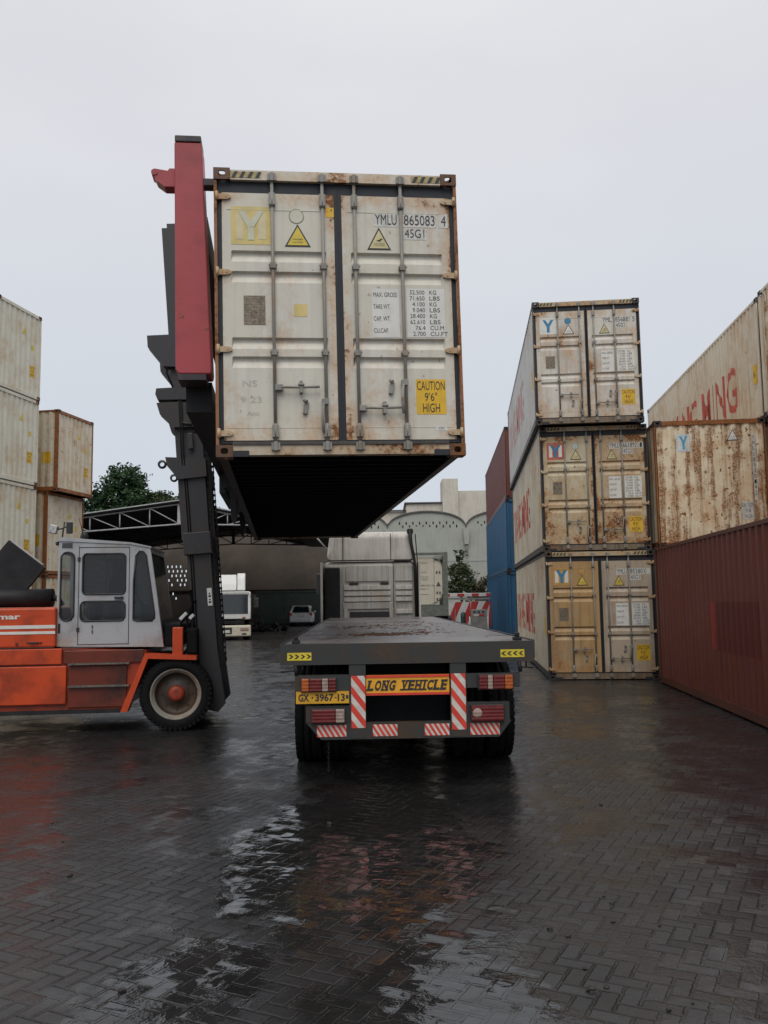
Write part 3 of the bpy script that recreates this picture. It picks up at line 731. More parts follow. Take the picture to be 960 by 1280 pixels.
# ------------------------------------------------------------------ wheels
def tyre_mb(r, w, ribs=True):
    b = MB(); h = w/2
    b.lathe([(-h*.72, r*.67), (-h*.95, r*.74), (-h, r*.84), (-h*.93, r*.93), (-h*.74, r*.985), (-h*.35, r), (-h*.32, r*.975), (-h*.24, r*.975), (-h*.21, r),
             (h*.21, r), (h*.24, r*.975), (h*.32, r*.975), (h*.35, r), (h*.74, r*.985), (h*.93, r*.93), (h, r*.84), (h*.95, r*.74), (h*.72, r*.67)], 40, 'x')
    n = 44
    for k in range(n):                                   # shoulder blocks
        t = 2*math.pi*k/n
        for s_ in (-1, 1):
            b.M = Matrix.Rotation(t, 4, 'X'); b.box(min(s_*h*.62, s_*h*.97), max(s_*h*.62, s_*h*.97), -r*.045, r*.045, r*.90, r*.992); b.M = Matrix()
    return b
def rim_mb(r, w, dish=.12):
    b = MB(); h = w/2
    b.lathe([(-h*.70, r*.72), (-h*.82, r*.715), (-h*.84, r*.69), (-h*.80, r*.655), (-h*.62, r*.635), (-h*.58, r*.60), (-h*.40, r*.585)], 40, 'x')
    b.mi = 1; b.lathe([(-h*.40, r*.585), (-h*.10, r*.55), (h*.05, r*.50), (h*.10, r*.36), (-h*.05, r*.31), (-h*.05, 0.001)], 40, 'x')
    for k in range(8):
        t = 2*math.pi*k/8; b.tube([(-h*.08, r*.42*math.cos(t), r*.42*math.sin(t)), (h*.03, r*.42*math.cos(t), r*.42*math.sin(t))], r*.03, 6)
    return b

# ------------------------------------------------------------------ flatbed trailer
def stripes(b, x0, x1, z0, z1, y, pitch, slope, wr=.5, down=True):
    """red diagonal bars on a white panel, clipped to it"""
    b.mi = 0; b.rect(x0, x1, z0, z1, y); b.mi = 1
    d = -1 if down else 1; h = z1-z0; k = -30
    while k < 30:
        s0 = k*pitch; poly = [(x0-.0+s0, 0), ]
        # bar: points with (x-x0) - d*(z-z0)*slope in [s0, s0+pitch*wr]
        pts = []
        for (u, q) in ((s0, 0), (s0+pitch*wr, 0), (s0+pitch*wr+d*h*slope, h), (s0+d*h*slope, h)): pts.append((u, q))
        W = x1-x0
        def clip(P, lim, sgn):
            o = []
            for i in range(len(P)):
                a_, b_ = P[i], P[(i+1) % len(P)]; ia, ib = sgn*(a_[0]-lim) <= 0, sgn*(b_[0]-lim) <= 0
                if ia: o.append(a_)
                if ia != ib:
                    t = (lim-a_[0])/(b_[0]-a_[0]); o.append((lim, a_[1]+t*(b_[1]-a_[1])))
            return o
        P = clip(pts, W, 1)
        if P: P = clip(P, 0, -1)
        if len(P) >= 3: b.face([(x0+u, y-.002, z0+q) for u, q in P])
        k += 1

TP = Vector((-1.027,8.662,0)); ta = -.025; ttr = Vector((math.cos(ta), -math.sin(ta), 0))
T0 = TP + ttr*1.25
tr_ = thing('flatbed_trailer', 'long empty flatbed trailer with wet dirty deck and long vehicle board, under the lifted container', 'trailer', T0, -ta)
DZ = 1.43; TL = 12.85
b = MB(); b.box(-1.245, 1.245, .06, TL, DZ-.035, DZ); dk = b.build('deck', M['deck'], tr_)
b = MB()
b.box(-1.268, 1.248, 0, .058, DZ-.20, DZ+.004)
for s_ in (-1, 1): b.box(*( (-1.268, -1.248) if s_ < 0 else (1.248, 1.268)), .06, TL, DZ-.17, DZ+.012)
b.build('deck_rail', M['trail_st'], tr_)
b = MB()
for x in (-.5, .49):
    b.prism([(0.06,DZ-.16),(0.06,.95),(1.0,.72),(8.6,.72),(9.6,1.16),(TL-.1,1.16),(TL-.1,DZ-.16)], x-.07, x+.07, 'x')
y = .5
while y < TL: b.box(-1.24, 1.24, y, y+.07, DZ-.16, DZ-.036); y += .6
b.box(-1.0, 1.0, TL-.08, TL-.01, 1.1, DZ-.05)
b.build('chassis', M['under'], tr_)
b = MB(); b.box(-.42, .40, .35, .42, .62, DZ-.17); b.box(-.58,.56,.55,.6,.45,1.2); b.build('shade_plate', M['under'], tr_)  # dark sheets added to stand in for the black shade under the trailer
for x0, x1 in ((-.592, -.428), (.408, .566)):
    b = MB(); b.box(x0, x1, .01, .10, .515, DZ-.202); b.build('rear_post', M['trail_st'], tr_)
b = MB(); b.prism([(-1.012,.662),(-.87,.503),(.88,.503),(1.0,.655),(1.0,.66)], .014, .09); b.build('under_run_bar', M['trail_st'], tr_)
b = MB(); b.box(-1.125, -.594, .012, .07, .975, 1.13); b.box(-1.02, -.594, .02, .07, .665, .83); b.build('lamp_plate', M['trail_st'], tr_)
b = MB(); b.box(.568, 1.10, .012, .07, .982, 1.122); b.box(.568, .99, .02, .07, .645, .842); b.build('lamp_plate', M['trail_st'], tr_)
b = MB(); b.box(-.426, .400, .03, .05, .92, 1.118); bd = b.build('warning_board', M['board_y'], tr_)
b = MB(); b.box(-.4255, .3995, .024, .029, .921, .945); b.box(-.4255, .3995, .024, .029, 1.092, 1.117); b.build('red_border', M['ref_red'], bd)
b = MB()
def circus(word, x0, x1):
    n = len(word); wd = (x1-x0)/(n-.28*word.count('I')); x = x0; z0, z1 = .966, 1.068; sh = .22
    for ch in word:
        cw = wd*(.72 if ch == 'I' else 1.); a_, c_ = x, x+cw*.86
        b.text(ch, a_+(.012 if ch == 'I' else 0), c_-(.012 if ch == 'I' else 0), z0, z1, .026, shear=.22, bold=.045)
        for zz, hh in ((z0, .016), (z1-.016, .016)):
            o = (zz-z0)*sh
            if ch not in 'OGC': b.face([(a_-.007+o,.0255,zz),(a_+cw*.42+o,.0255,zz),(a_+cw*.42+o+hh*sh,.0255,zz+hh),(a_-.007+o+hh*sh,.0255,zz+hh)])
            if ch in 'NVHI': b.face([(c_-cw*.40+o,.0255,zz),(c_+.007+o,.0255,zz),(c_+.007+o+hh*sh,.0255,zz+hh),(c_-cw*.40+o+hh*sh,.0255,zz+hh)])
        x += cw
circus('LONG', -.418, -.135); circus('VEHICLE', -.085, .375)
b.build('lettering', M['black'], bd, fix=False)
for (x0, x1, z0, z1) in ((-.572, -.433, .612, 1.117), (.416, .558, .58, 1.124)):
    b = MB(); stripes(b, x0, x1, z0, z1, .006, .165*.78, .78, .5); b.build('striped_marker', [M['ref_wht'], M['ref_red']], tr_, fix=False)
for (x0, x1, z0, z1) in ((-.912,-.624,.531,.644), (-.364,-.122,.529,.642), (.147,.389,.528,.640), (.596,.886,.526,.640)):
    b = MB(); stripes(b, x0, x1, z0, z1, .010, .052, .62, .5); b.build('reflector', [M['ref_wht'], M['ref_red']], tr_, fix=False)
for x0, s_ in ((-1.199, 1), (.912, -1)):
    b = MB(); b.mi = 0; b.rect(x0, x0+.238, 1.276, 1.352, -.003); b.mi = 1
    for k in range(4):
        cx = x0+.035+k*.058; d = .022*s_
        b.face([(cx-d,-.005,1.293),(cx,-.005,1.293),(cx+d*1.2,-.005,1.314),(cx,-.005,1.335),(cx-d,-.005,1.335),(cx+d*.2,-.005,1.314)])
    b.build('chevron_sticker', [M['chev_y'], M['black']], tr_, fix=False)
def lamp(name, x0, x1, z0, z1, segs):
    root = None; b = MB(); b.bbox(x0-.008, x1+.008, -.03, .012, z0-.008, z1+.008, .006); root = b.build(name, M['black'], tr_)
    x = x0; W = x1-x0
    for f, mm in segs:
        b = MB(); b.bbox(x+.002, x+W*f-.002, -.05, -.028, z0, z1, .008); b.build('lens', M[mm], root); x += W*f
lamp('tail_lamp', -1.058, -.721, .975, 1.10, ((.22,'lens_org'),(.37,'lens_red'),(.19,'lens_clr'),(.22,'lens_red')))
lamp('tail_lamp', .688, 1.025, .969, 1.108, ((.25,'lens_red'),(.16,'lens_clr'),(.34,'lens_red'),(.25,'lens_org')))
lamp('tail_lamp', -.958, -.638, .672, .802, ((.72,'lens_red'),(.28,'lens_clr')))
b = MB(); b.bbox(.600, .930, -.03, .018, .65, .822, .006); l4 = b.build('tail_lamp', M['black'], tr_)
b = MB(); b.bbox(.606, .924, -.05, -.028, .662, .815, .01); b.build('lens', M['lens_red'], l4)
b = MB(); b.lathe([(-.056,.0),(-.058,.03),(-.052,.046),(-.045,.05)], 20, 'y', (.664, 0, .742)); b.build('lens', M['lens_clr'], l4)
b = MB(); b.mi = 0; b.box(-1.114, -.594, -.012, .01, .856, .972); b.mi = 1
b.text('GX', -1.09, -.985, .878, .950, -.015, bold=.03); b.text('·', -.962, -.945, .906, .924, -.015); b.text('3967', -.925, -.745, .878, .950, -.015, bold=.03); b.text('-', -.735, -.715, .908, .918, -.015)
b.text('13', -.705, -.635, .878, .950, -.015, bold=.03)
b.box(-.625, -.600, -.014, -.011, .90, .935)
b.build('number_plate', [M['plate_y'], M['black']], tr_)
def tyre_set(parent, x, y, z, r, w, rimm, flip=1, hub=None, name='wheel', axis_rot=0.):
    k = (round(r,3), round(w,3))
    o = link(name, cached(('tyre',)+k, [M['rubber']], lambda: tyre_mb(r, w)), parent, (x,y,z), (0,0,axis_rot + (0 if flip > 0 else math.pi)))
    link('rim', cached(('rim',)+k, [rimm, M['rim_inner']], lambda: rim_mb(r, w)), o)
    if hub:
        b = MB(); b.lathe([(-w*.5*.45,.0005),(-w*.5*.48,r*.10),(-w*.5*.45,r*.20),(-w*.5*.2,r*.22),(-w*.5*-.05,r*.24)], 20, 'x'); b.build('hub', hub, o)
    return o
for y in (1.30+.55, 1.30+.55+1.32):
    for x in (-1.09, -.76): tyre_set(tr_, x, y, .555, .555, .29, M['black_st'], 1)
    for x in (.77, 1.12): tyre_set(tr_, x, y, .555, .555, .29, M['black_st'], -1)
    b = MB(); b.tube([(-1.1,y,.555),(1.1,y,.555)], .07, 10); b.build('axle', M['black_st'], tr_)
for x in (-1.12, 1.10):             # twist locks
    b = MB(); b.bbox(x-.04, x+.04, .05, .15, DZ+.006, DZ+.04, .006); b.bbox(x-.022, x+.022, .07, .13, DZ+.04, DZ+.085, .01); b.build('twist_lock', M['black_st'], tr_)
    b = MB(); b.tube([(x,.02,DZ-.20),(x+.01,.02,DZ-.30)], .022, 6); b.build('lashing_hook', M['black_st'], tr_)
    b = MB(); b.tube([(x+.07,.03,DZ-.20),(x+.07,.03,DZ-.255)], .010, 6); b.build('hook', M['black_st'], tr_)
    b = MB();     b.tube([(x,.02,DZ-.255),(x-.14 if x < 0 else x+.14,.02,DZ-.262)], .008, 6); b.build('wire', M['black_st'], tr_)
for x in (-.8, .8):                 # landing legs and lockers
    b = MB(); b.bbox(x-.06, x+.06, 9.0, 9.12, .12, 1.2, .01); b.box(x-.12, x+.12, 8.94, 9.18, .09, .12); b.build('landing_leg', M['black_st'], tr_)
b = MB()
for k in range(12):
    z = .50-k*.028; rr = Matrix.Translation((-.80,.05,z)) @ Matrix.Rotation(R(90*(k%2)), 4, 'Z'); b.M = rr
    b.tube([(.010*math.cos(t*math.pi/4), 0, .019*math.sin(t*math.pi/4)) for t in range(9)], .0035, 5); b.M = Matrix()
b.build('chain', M['black_st'], tr_)
# rust scale left lying on the deck
b = MB(); rnd = random.Random(3)
def flakes(cx, cy, sx, sy, n, s0):
    for _ in range(n):
        x, y = rnd.gauss(cx, sx), rnd.gauss(cy, sy)
        if abs(x) > 1.2 or y < .1 or y > TL-.1: continue
        s_ = s0*rnd.uniform(.4, 1.5); n_ = rnd.randint(5, 7); h = s_*rnd.uniform(.15, .5); o = rnd.random()*6
        ring = [(x+s_*rnd.uniform(.6,1.2)*math.cos(o+2*math.pi*k/n_), y+s_*rnd.uniform(.6,1.2)*math.sin(o+2*math.pi*k/n_), DZ+.001) for k in range(n_)]
        top = (x, y, DZ+h)
        for k in range(n_): b.face([ring[k], ring[(k+1)%n_], top])
flakes(-.25, 2.2, .22, .22, 420, .022); flakes(-.45, 5.2, .35, .5, 120, .025); flakes(.35, 3.0, .25, .5, 90, .02); flakes(.2, 6.5, .5, .8, 90, .025); flakes(-.1,4,.8,2.5,160,.014); flakes(.2, 2.6, .2, .1, 60, .02)
ob = b.build('rust_debris', M['rustmud']); ob.location = T0; ob.rotation_euler = (0,0,-ta); ob['kind'] = 'stuff'; tag(ob, 'reddish rust scale and dirt lying on the wet trailer deck', 'debris')

# ------------------------------------------------------------------ tractor unit
k0 = T0 + Vector((math.sin(ta), math.cos(ta), 0))*13.75 + Vector((-.24,0,0))
cab = thing('truck_tractor', 'dirty silver tractor unit with high roof fairing, coupled to the flatbed trailer', 'truck', k0, -ta)
x0, x1 = -1.215, 1.215
b = MB(); t = bmesh.new()
b.bbox(x0, x1, .12, 2.2, 1.05, 2.86, .13); body = b.build('cab', M['cab_silver'], cab)
b = MB(); b.prism([(.10,2.87),(.10,3.0),(.14,3.60),(.5,3.66),(1.2,3.5),(2.1,2.95),(2.15,2.87)], x0+.08, x1-.08, 'x')
for v in b.bm.verts:
    if v.co.z > 3.3: v.co.x *= .93
bmesh.ops.bevel(b.bm, geom=b.bm.edges[:], offset=.15, segments=5, affect='EDGES', profile=.5)
rf = b.build('roof_fairing', M['cab_silver2'], cab)
b = MB()
for x in (-.72, .52): b.box(x-.009, x+.009, .092, .125, 2.90, 3.57)
b.box(x0+.1, x1-.1, .098, .13, 2.868, 2.90)
b.build('panel_gap', M['seam'], rf)
b = MB()                                     # pressed rear wall
b.bbox(-.66, .46, .085, .125, 2.33, 2.76, .02)
for z in (2.02, 2.17, 1.87): b.prism([(.125,z-.05),(.06,z-.045),(.075,z+.06),(.125,z+.085)], -.70, .50, 'x')
for z in (2.02, 2.17, 1.87, 1.55): b.prism([(.125,z-.05),(.07,z-.045),(.085,z+.05),(.125,z+.075)], .64, 1.06, 'x')
b.bbox(.62, 1.08, .09, .125, 2.33, 2.76, .02); b.bbox(-.74, .56, .08, .125, 1.62, 1.80, .02)
for x in (-.66, .52): b.prism([(.125,1.25),(.05,1.25),(.07,1.62),(.125,1.66)], x-.05, x+.05, 'x')
b.build('rear_panel', M['cab_silver'], body)
b = MB(); b.box(-.56, -.33, .07, .124, 2.26, 2.31); b.box(.24, .46, .07, .124, 2.26, 2.31); b.box(-.56, .46, .10, .118, 1.30, 1.56); b.box(.575, .59, .1, .122, 1.3, 2.84); b.build('vent', M['black'], body)
b = MB(); b.bbox(-1.19, -.80, -.12, .10, 1.15, 2.70, .03); b.build('air_intake', M['black_st'], cab)
b = MB(); b.box(-1.29, -1.235, -.25, .9, .95, 2.83); b.build('side_fairing', M['cab_silver2'], cab)
b = MB(); b.box(1.225, 1.27, -.10, .9, .95, 2.83); b.build('side_fairing', M['cab_silver2'], cab)
b = MB(); b.tube([(1.02,.02,3.68),(1.05,.0,3.3),(1.13,-.04,2.85),(1.16,-.06,1.1)], [.055,.045,.04,.035], 10); b.bbox(.95, 1.11, -.02, .12, 3.54, 3.69, .04)
b.tube([(1.16,.0,3.55),(1.20,-.02,2.9),(1.20,-.03,1.2)], .016, 6); b.tube([(.6,.05,2.86),(1.0,.0,2.86),(1.1,-.03,2.75)], .016, 6); b.build('snorkel', M['black_st'], cab)
b = MB(); b.tube([(-1.15,.2,3.2),(-1.42,.1,3.52)], .022, 6); b.build('aerial_rod', plain('rod_white', (.5,.5,.5), .5), cab)
b = MB(); b.tube([(-1.2,1.9,2.5),(-1.42,2.0,2.5)], .02, 6); b.bbox(-1.52, -1.36, 1.96, 2.08, 2.0, 2.62, .03); b.build('mirror', M['black'], cab)
b = MB()
for x in (-.42, .42): b.box(x-.05, x+.05, -3.6, 2.3, .78, 1.0)
b.box(-.55, .55, -2.5, -1.5, 1.0, 1.14); b.box(x0+.05, x1-.05, .3, 2.25, .45, 1.04); b.build('chassis', M['black_st'], cab)
for x, f in ((-1.02, 1), (1.02, -1)):
    tyre_set(cab, x, 1.2, .52, .52, .30, M['chrome'], f); tyre_set(cab, x, -1.9, .52, .52, .30, M['chrome'], f); tyre_set(cab, x*.68, -1.9, .52, .52, .30, M['black_st'], f)
b = MB(); b.box(x0+.02, x1-.02, 2.205, 2.215, 1.9, 2.75); b.build('windscreen', M['glass'], body)

# ------------------------------------------------------------------ container lift truck
FO = Vector((-3.24,14.14,0)); FA = R(6.87)
fk = thing('lift_truck', 'orange heavy lift truck with grey cab and tall black mast, holding the grey container', 'lift truck', FO, FA)
NY = -1.25
# chassis and hood
b = MB()
b.prism([(-4.3,.60),(-4.3,.34),(-.80,.30),(-.60,.62),(-.44,1.10),(-.44,1.17),(-1.66,1.22),(-4.3,1.24)], NY+.06, 1.19)
ch = b.build('chassis', M['orange_d'], fk)
b = MB(); b.bbox(-4.25, -1.55, NY+.005, NY+.055, .43, .975, .012); b.build('side_panel', M['orange'], fk)
b = MB(); b.bbox(-4.25, -1.62, NY+.01, NY+.058, 1.00, 1.225, .01); b.build('tank_cover', M['orange'], fk)
b = MB(); b.box(-4.3, -.78, NY+.0, NY+.05, .29, .345); b.build('lower_rail', M['black_st'], fk)
b = MB(); b.box(-1.52, -.66, NY-.03, NY+.05, .985, 1.008); b.box(-1.52, -.66, NY-.03, NY+.05, .665, .69)
st = b.build('step', plain('worn_tread', (.16,.14,.12), .5, metal=.3, var=.4, scale=20), fk)
b = MB(); b.bbox(-1.53, -.70, NY+.03, NY+.057, .37, .97, .01); b.bbox(-1.60, -.46, NY+.03, NY+.057, 1.0, 1.19, .01); b.build('greasy_panel', M['greasy'], fk)
b = MB(); b.bbox(-4.3, -1.745, NY+.14, 1.0, 1.235, 1.82, .03); hd = b.build('hood', M['orange'], fk)
b = MB()
for z0, z1 in ((1.435,1.475),(1.515,1.565)): b.box(-4.28, -1.75, NY+.133, NY+.139, z0, z1)
b.build('white_stripe', M['white'], hd)
b = MB(); b.box(-4.2, -1.76, NY+.13, NY+.138, 1.232, 1.246); b.box(-2.15, -1.93, NY+.12, NY+.138, 1.305, 1.318); b.bbox(-2.1, -1.98, NY+.10, NY+.138, 1.30, 1.322, .004); b.box(-2.3,-2.27,NY+.12,NY+.138,1.28,1.31); b.build('hood_latch', M['black'], hd)
b = MB(); b.text('kalmar', -2.78, -2.245, 1.655, 1.735, NY+.136, bold=.03); b.build('lettering', M['white'], hd, fix=False)
b = MB(); b.tube([(-3.5,-.55,1.965),(-1.93,-.55,1.965)], .14, 20); b.tube([(-1.93,-.55,1.965),(-1.86,-.55,1.95),(-1.80,-.5,1.85)], [.05,.045,.04], 8); b.build('exhaust_drum', M['black_st'], fk)
b = MB(); b.M = Matrix.Translation((-2.60,-.45,2.22)) @ Matrix.Rotation(R(38), 4, 'Y')
b.bbox(-.40, .30, -.10, -.02, -.22, .50, .012); b.M = Matrix(); op = b.build('open_cover', M['black_st'], fk)
b = MB(); b.M = Matrix.Translation((-2.60,-.45,2.22)) @ Matrix.Rotation(R(38), 4, 'Y'); b.box(-.35, .24, -.09, -.03, .501, .515); b.build('cover_top', M['cab_grey'], op)
# front fender frame
b = MB()
b.prism([(-.78,.30),(-.68,.30),(-.395,1.055),(.30,1.02),(.30,1.085),(-.44,1.13)], NY-.03, NY+.22)
b.build('fender', M['orange'], fk)
b = MB(); b.bbox(-.05, .10, NY-.01, NY+.12, 1.07, 1.50, .012); b.build('post', M['orange'], fk)
b = MB(); b.box(-.44, .30, NY+.22, 1.15, 1.02, 1.09); b.box(-.4,.35,-.7,.7,.3,1.0); b.build('axle_case', M['black_st'], fk)
for s_, f in ((-1, 1), (1, -1)):
    tyre_set(fk, 0, s_*1.09, .527, .527, .32, M['rim_cream'], f, hub=M['hub_red'], axis_rot=math.pi/2)
    tyre_set(fk, -3.7, s_*.95, .44, .44, .28, M['rim_cream'], f, axis_rot=math.pi/2)
b = MB(); b.bbox(-4.9, -4.25, -1.2, 1.2, .5, 1.5, .08); b.build('counterweight', M['orange'], fk)
# cab
CY = -1.02
cb = MB()
def framed(b, outer, holes, y0, y1):
    """flat panel with openings, both skins and reveals"""
    t = bmesh.new()
    def loop(pts): 
        vs = [t.verts.new((u, 0, w)) for u, w in pts]
        return [t.edges.new((vs[i], vs[(i+1)%len(vs)])) for i in range(len(vs))]
    es = loop(outer)
    for h in holes: es += loop(h)
    bmesh.ops.triangle_fill(t, use_beauty=True, use_dissolve=False, edges=es)
    # drop the faces filled inside openings
    def inside(p, poly):
        c = False; n = len(poly)
        for i in range(n):
            (xa, za), (xb, zb) = poly[i], poly[(i+1) % n]
            if (za > p[1]) != (zb > p[1]) and p[0] < (xb-xa)*(p[1]-za)/(zb-za)+xa: c = not c
        return c
    dead = [f for f in t.faces if any(inside((f.calc_center_median().x, f.calc_center_median().z), h) for h in holes)]
    bmesh.ops.delete(t, geom=dead, context='FACES_ONLY')
    g = bmesh.ops.extrude_face_region(t, geom=t.faces[:])
    for v in g['geom']:
        if isinstance(v, bmesh.types.BMVert): v.co.y = y1-y0
    for v in t.verts: v.co.y += y0
    b.add(t); t.free()
def rrect(x0, x1, z0, z1, r, n=4, lean=0.):
    o = []
    for cx, cz, a0 in ((x1-r,z0+r,-90),(x1-r,z1-r,0),(x0+r,z1-r,90),(x0+r,z0+r,180)):
        for k in range(n+1):
            t = R(a0+90*k/n); o.append((cx+r*math.cos(t)+lean*((cz+r*math.sin(t))-z0), cz+r*math.sin(t)))
    return o
side_out = [(-1.77,1.245),(-.205,1.21),(-.42,2.70),(-.70,2.75),(-1.70,2.83),(-1.745,2.78)]
W1 = rrect(-1.71,-1.515,1.62,2.635,.09); W2 = rrect(-1.395,-.775,2.005,2.61,.06); W3 = rrect(-1.42,-.775,1.61,1.90,.07)
W4 = [(-.655,1.62),(-.60,1.60),(-.375,1.60),(-.345,1.64),(-.345,1.72),(-.475,2.58),(-.52,2.64),(-.58,2.64),(-.625,2.58),(-.655,2.2)]
for s_, (ya, yb) in ((-1, (CY, CY+.05)), (1, (.50,.55))):
    framed(cb, side_out, [W1, W2, W3, W4], ya, yb)
cb.box(-1.765, -1.70, CY+.05, .50, 1.245, 1.62); cb.box(-1.765, -1.70, CY+.05, .50, 2.62, 2.78)   # rear wall
cb.box(-1.765, -1.70, -.2, -.1, 1.62, 2.62)
cb.prism([(-1.78,2.79),(-1.72,2.86),(-.69,2.775),(-.40,2.71),(-.40,2.69),(-.70,2.745),(-1.72,2.80)], CY-.015, .565)  # roof
cb.prism([(-.26,1.21),(-.205,1.21),(-.225,1.38),(-.27,1.38)], CY+.05, .5)
cb.prism([(-.45,2.62),(-.41,2.62),(-.42,2.70),(-.47,2.70)], CY+.05, .5)
cb.box(-1.70, -.26, CY+.05, .5, 1.215, 1.25)
fcab = cb.build('cab', M['cab_grey'], fk)
def gasket_ring(b, loop, y, r=.013): b.tube([(u, y, w) for u, w in loop+[loop[0]]], r, 6, cap=False)
for y in (CY-.004,):
    b = MB()
    for w_ in (W1, W2, W3, W4): gasket_ring(b, w_, y)
    b.build('window_seal', M['black'], fcab)
for y in (CY+.02, .525):
    for w_ in (W1, W2, W3, W4):
        b = MB(); b.face([(u, y, q) for u, q in w_]); b.build('window', M['cabglass'], fcab, fix=False)
b = MB(); b.face([(-.215,CY+.05,1.38),(-.215,.5,1.38),(-.415,.5,2.63),(-.415,CY+.05,2.63)]); b.build('windscreen', M['cabglass'], fcab, fix=False)
b = MB(); b.tube([(-.22,CY+.02,1.30),(-.43,CY+.02,2.68)], .018, 6); b.build('screen_frame', M['cab_grey'], fcab)
b = MB()
for (u0,u1,z0,z1) in ((-1.455,-1.445,1.27,2.72),(-.725,-.715,1.255,2.70),(-1.455,-.715,2.70,2.71),(-1.455,-.715,1.262,1.272)): b.box(u0, u1, CY-.004, CY+.01, z0, z1)
dj = b.build('door_gap', M['seam'], fcab)
b = MB(); b.bbox(-.93, -.80, CY-.03, CY-.002, 1.935, 1.965, .006); b.bbox(-.84, -.80, CY-.035, CY-.002, 1.93, 1.97, .006)
b.build('door_handle', M['black'], fcab)
for z in (1.50, 1.43): b = MB(); b.bbox(-1.25,-1.235, CY-.015, CY-.001, z, z+.05, .003); b.build('rivet_strip', M['black'], fcab)
for z in (2.50, 1.46): b = MB(); b.bbox(-1.47,-1.43, CY-.02, CY-.002, z, z+.06, .004); b.build('hinge', M['black'], fcab)
b = MB(); b.bbox(-1.735,-1.70,CY-.006,CY+.01,1.44,1.58,.003); b.build('grab_slot', M['black'], fcab)
# seat, console and a rear frame behind the glass
b = MB(); b.bbox(-1.35, -.95, -.55, -.05, 1.45, 1.62, .05); b.bbox(-1.42, -1.28, -.55, -.05, 1.60, 2.35, .05); b.build('seat', plain('seat_cloth', (.05,.035,.045), .8), fcab)
b = MB(); b.bbox(-.62, -.36, -.6, .1, 1.3, 1.85, .04); b.tube([(-.6,-.3,1.8),(-.72,-.3,2.0)], .02, 6); b.lathe([(-.012,.17),(0,.185),(.012,.17)], 20, 'x', (-.75,-.3,2.02)); b.build('console', M['black'], fcab)
b = MB(); b.box(-1.39,-1.08,CY+.06,CY+.075,2.02,2.60); b.build('curtain', plain('curtain_cloth', (.16,.12,.12), .85, var=.45, scale=22), fcab)
b = MB(); b.prism([(-1.90,2.0),(-1.90,2.62),(-1.86,2.68),(-1.77,2.70),(-1.77,2.64),(-1.835,2.62),(-1.85,2.58),(-1.85,2.05),(-1.80,2.0),(-1.77,1.95),(-1.85,1.93)], .42, .5); b.build('rear_guard', M['cab_grey'], fcab)
for pz in ((-1.87,-.9),):
    b = MB(); b.tube([(-1.735,-.9,2.78),(-1.72,-.9,2.95),(-1.70,-.9,3.10)], .012, 6); b.tube([(-1.72,-.9,3.0),(-1.80,-.92,2.985)], .012, 6); b.tube([(-1.71,-.9,3.02),(-1.64,-.9,3.02)], .012, 6); b.build('lamp_bracket', M['black'], fcab)
b = MB(); b.M = Matrix.Translation((-1.85,-.93,2.985)) @ Matrix.Rotation(R(14), 4, 'Y'); b.bbox(-.06,.06,-.05,.04,-.065,.065,.012); b.mi = 1; b.box(-.05,.05,-.056,-.05,-.055,.055); b.M = Matrix()
b.build('work_lamp', [M['chrome'], plain('lamp_lens', (.45,.46,.46), .25, var=.5, scale=40)], fcab)
b = MB(); b.bbox(-1.665, -1.575, -.95, -.90, 2.92, 3.095, .012); b.build('mirror', M['black'], fcab)
b = MB(); b.lathe([(2.74,.02),(2.745,.05),(2.79,.055),(2.80,.02)], 14, 'z', (-1.76,-.95,0)); b.build('horn', M['black'], fcab)
b = MB(); b.lathe([(2.86,.06),(2.89,.065),(2.93,.045),(2.96,.02)], 14, 'z', (-1.43,-.8,0)); b.tube([(-1.40,-.9,2.80),(-1.49,-.9,3.15)], [.010,.004], 6); b.build('aerial', M['black'], fcab)
b = MB()
for k in range(5): b.box(-1.70,-1.55,CY-.008,CY+.01,2.70+k*.016,2.708+k*.016)
b.build('roof_vent', M['seam'], fcab)
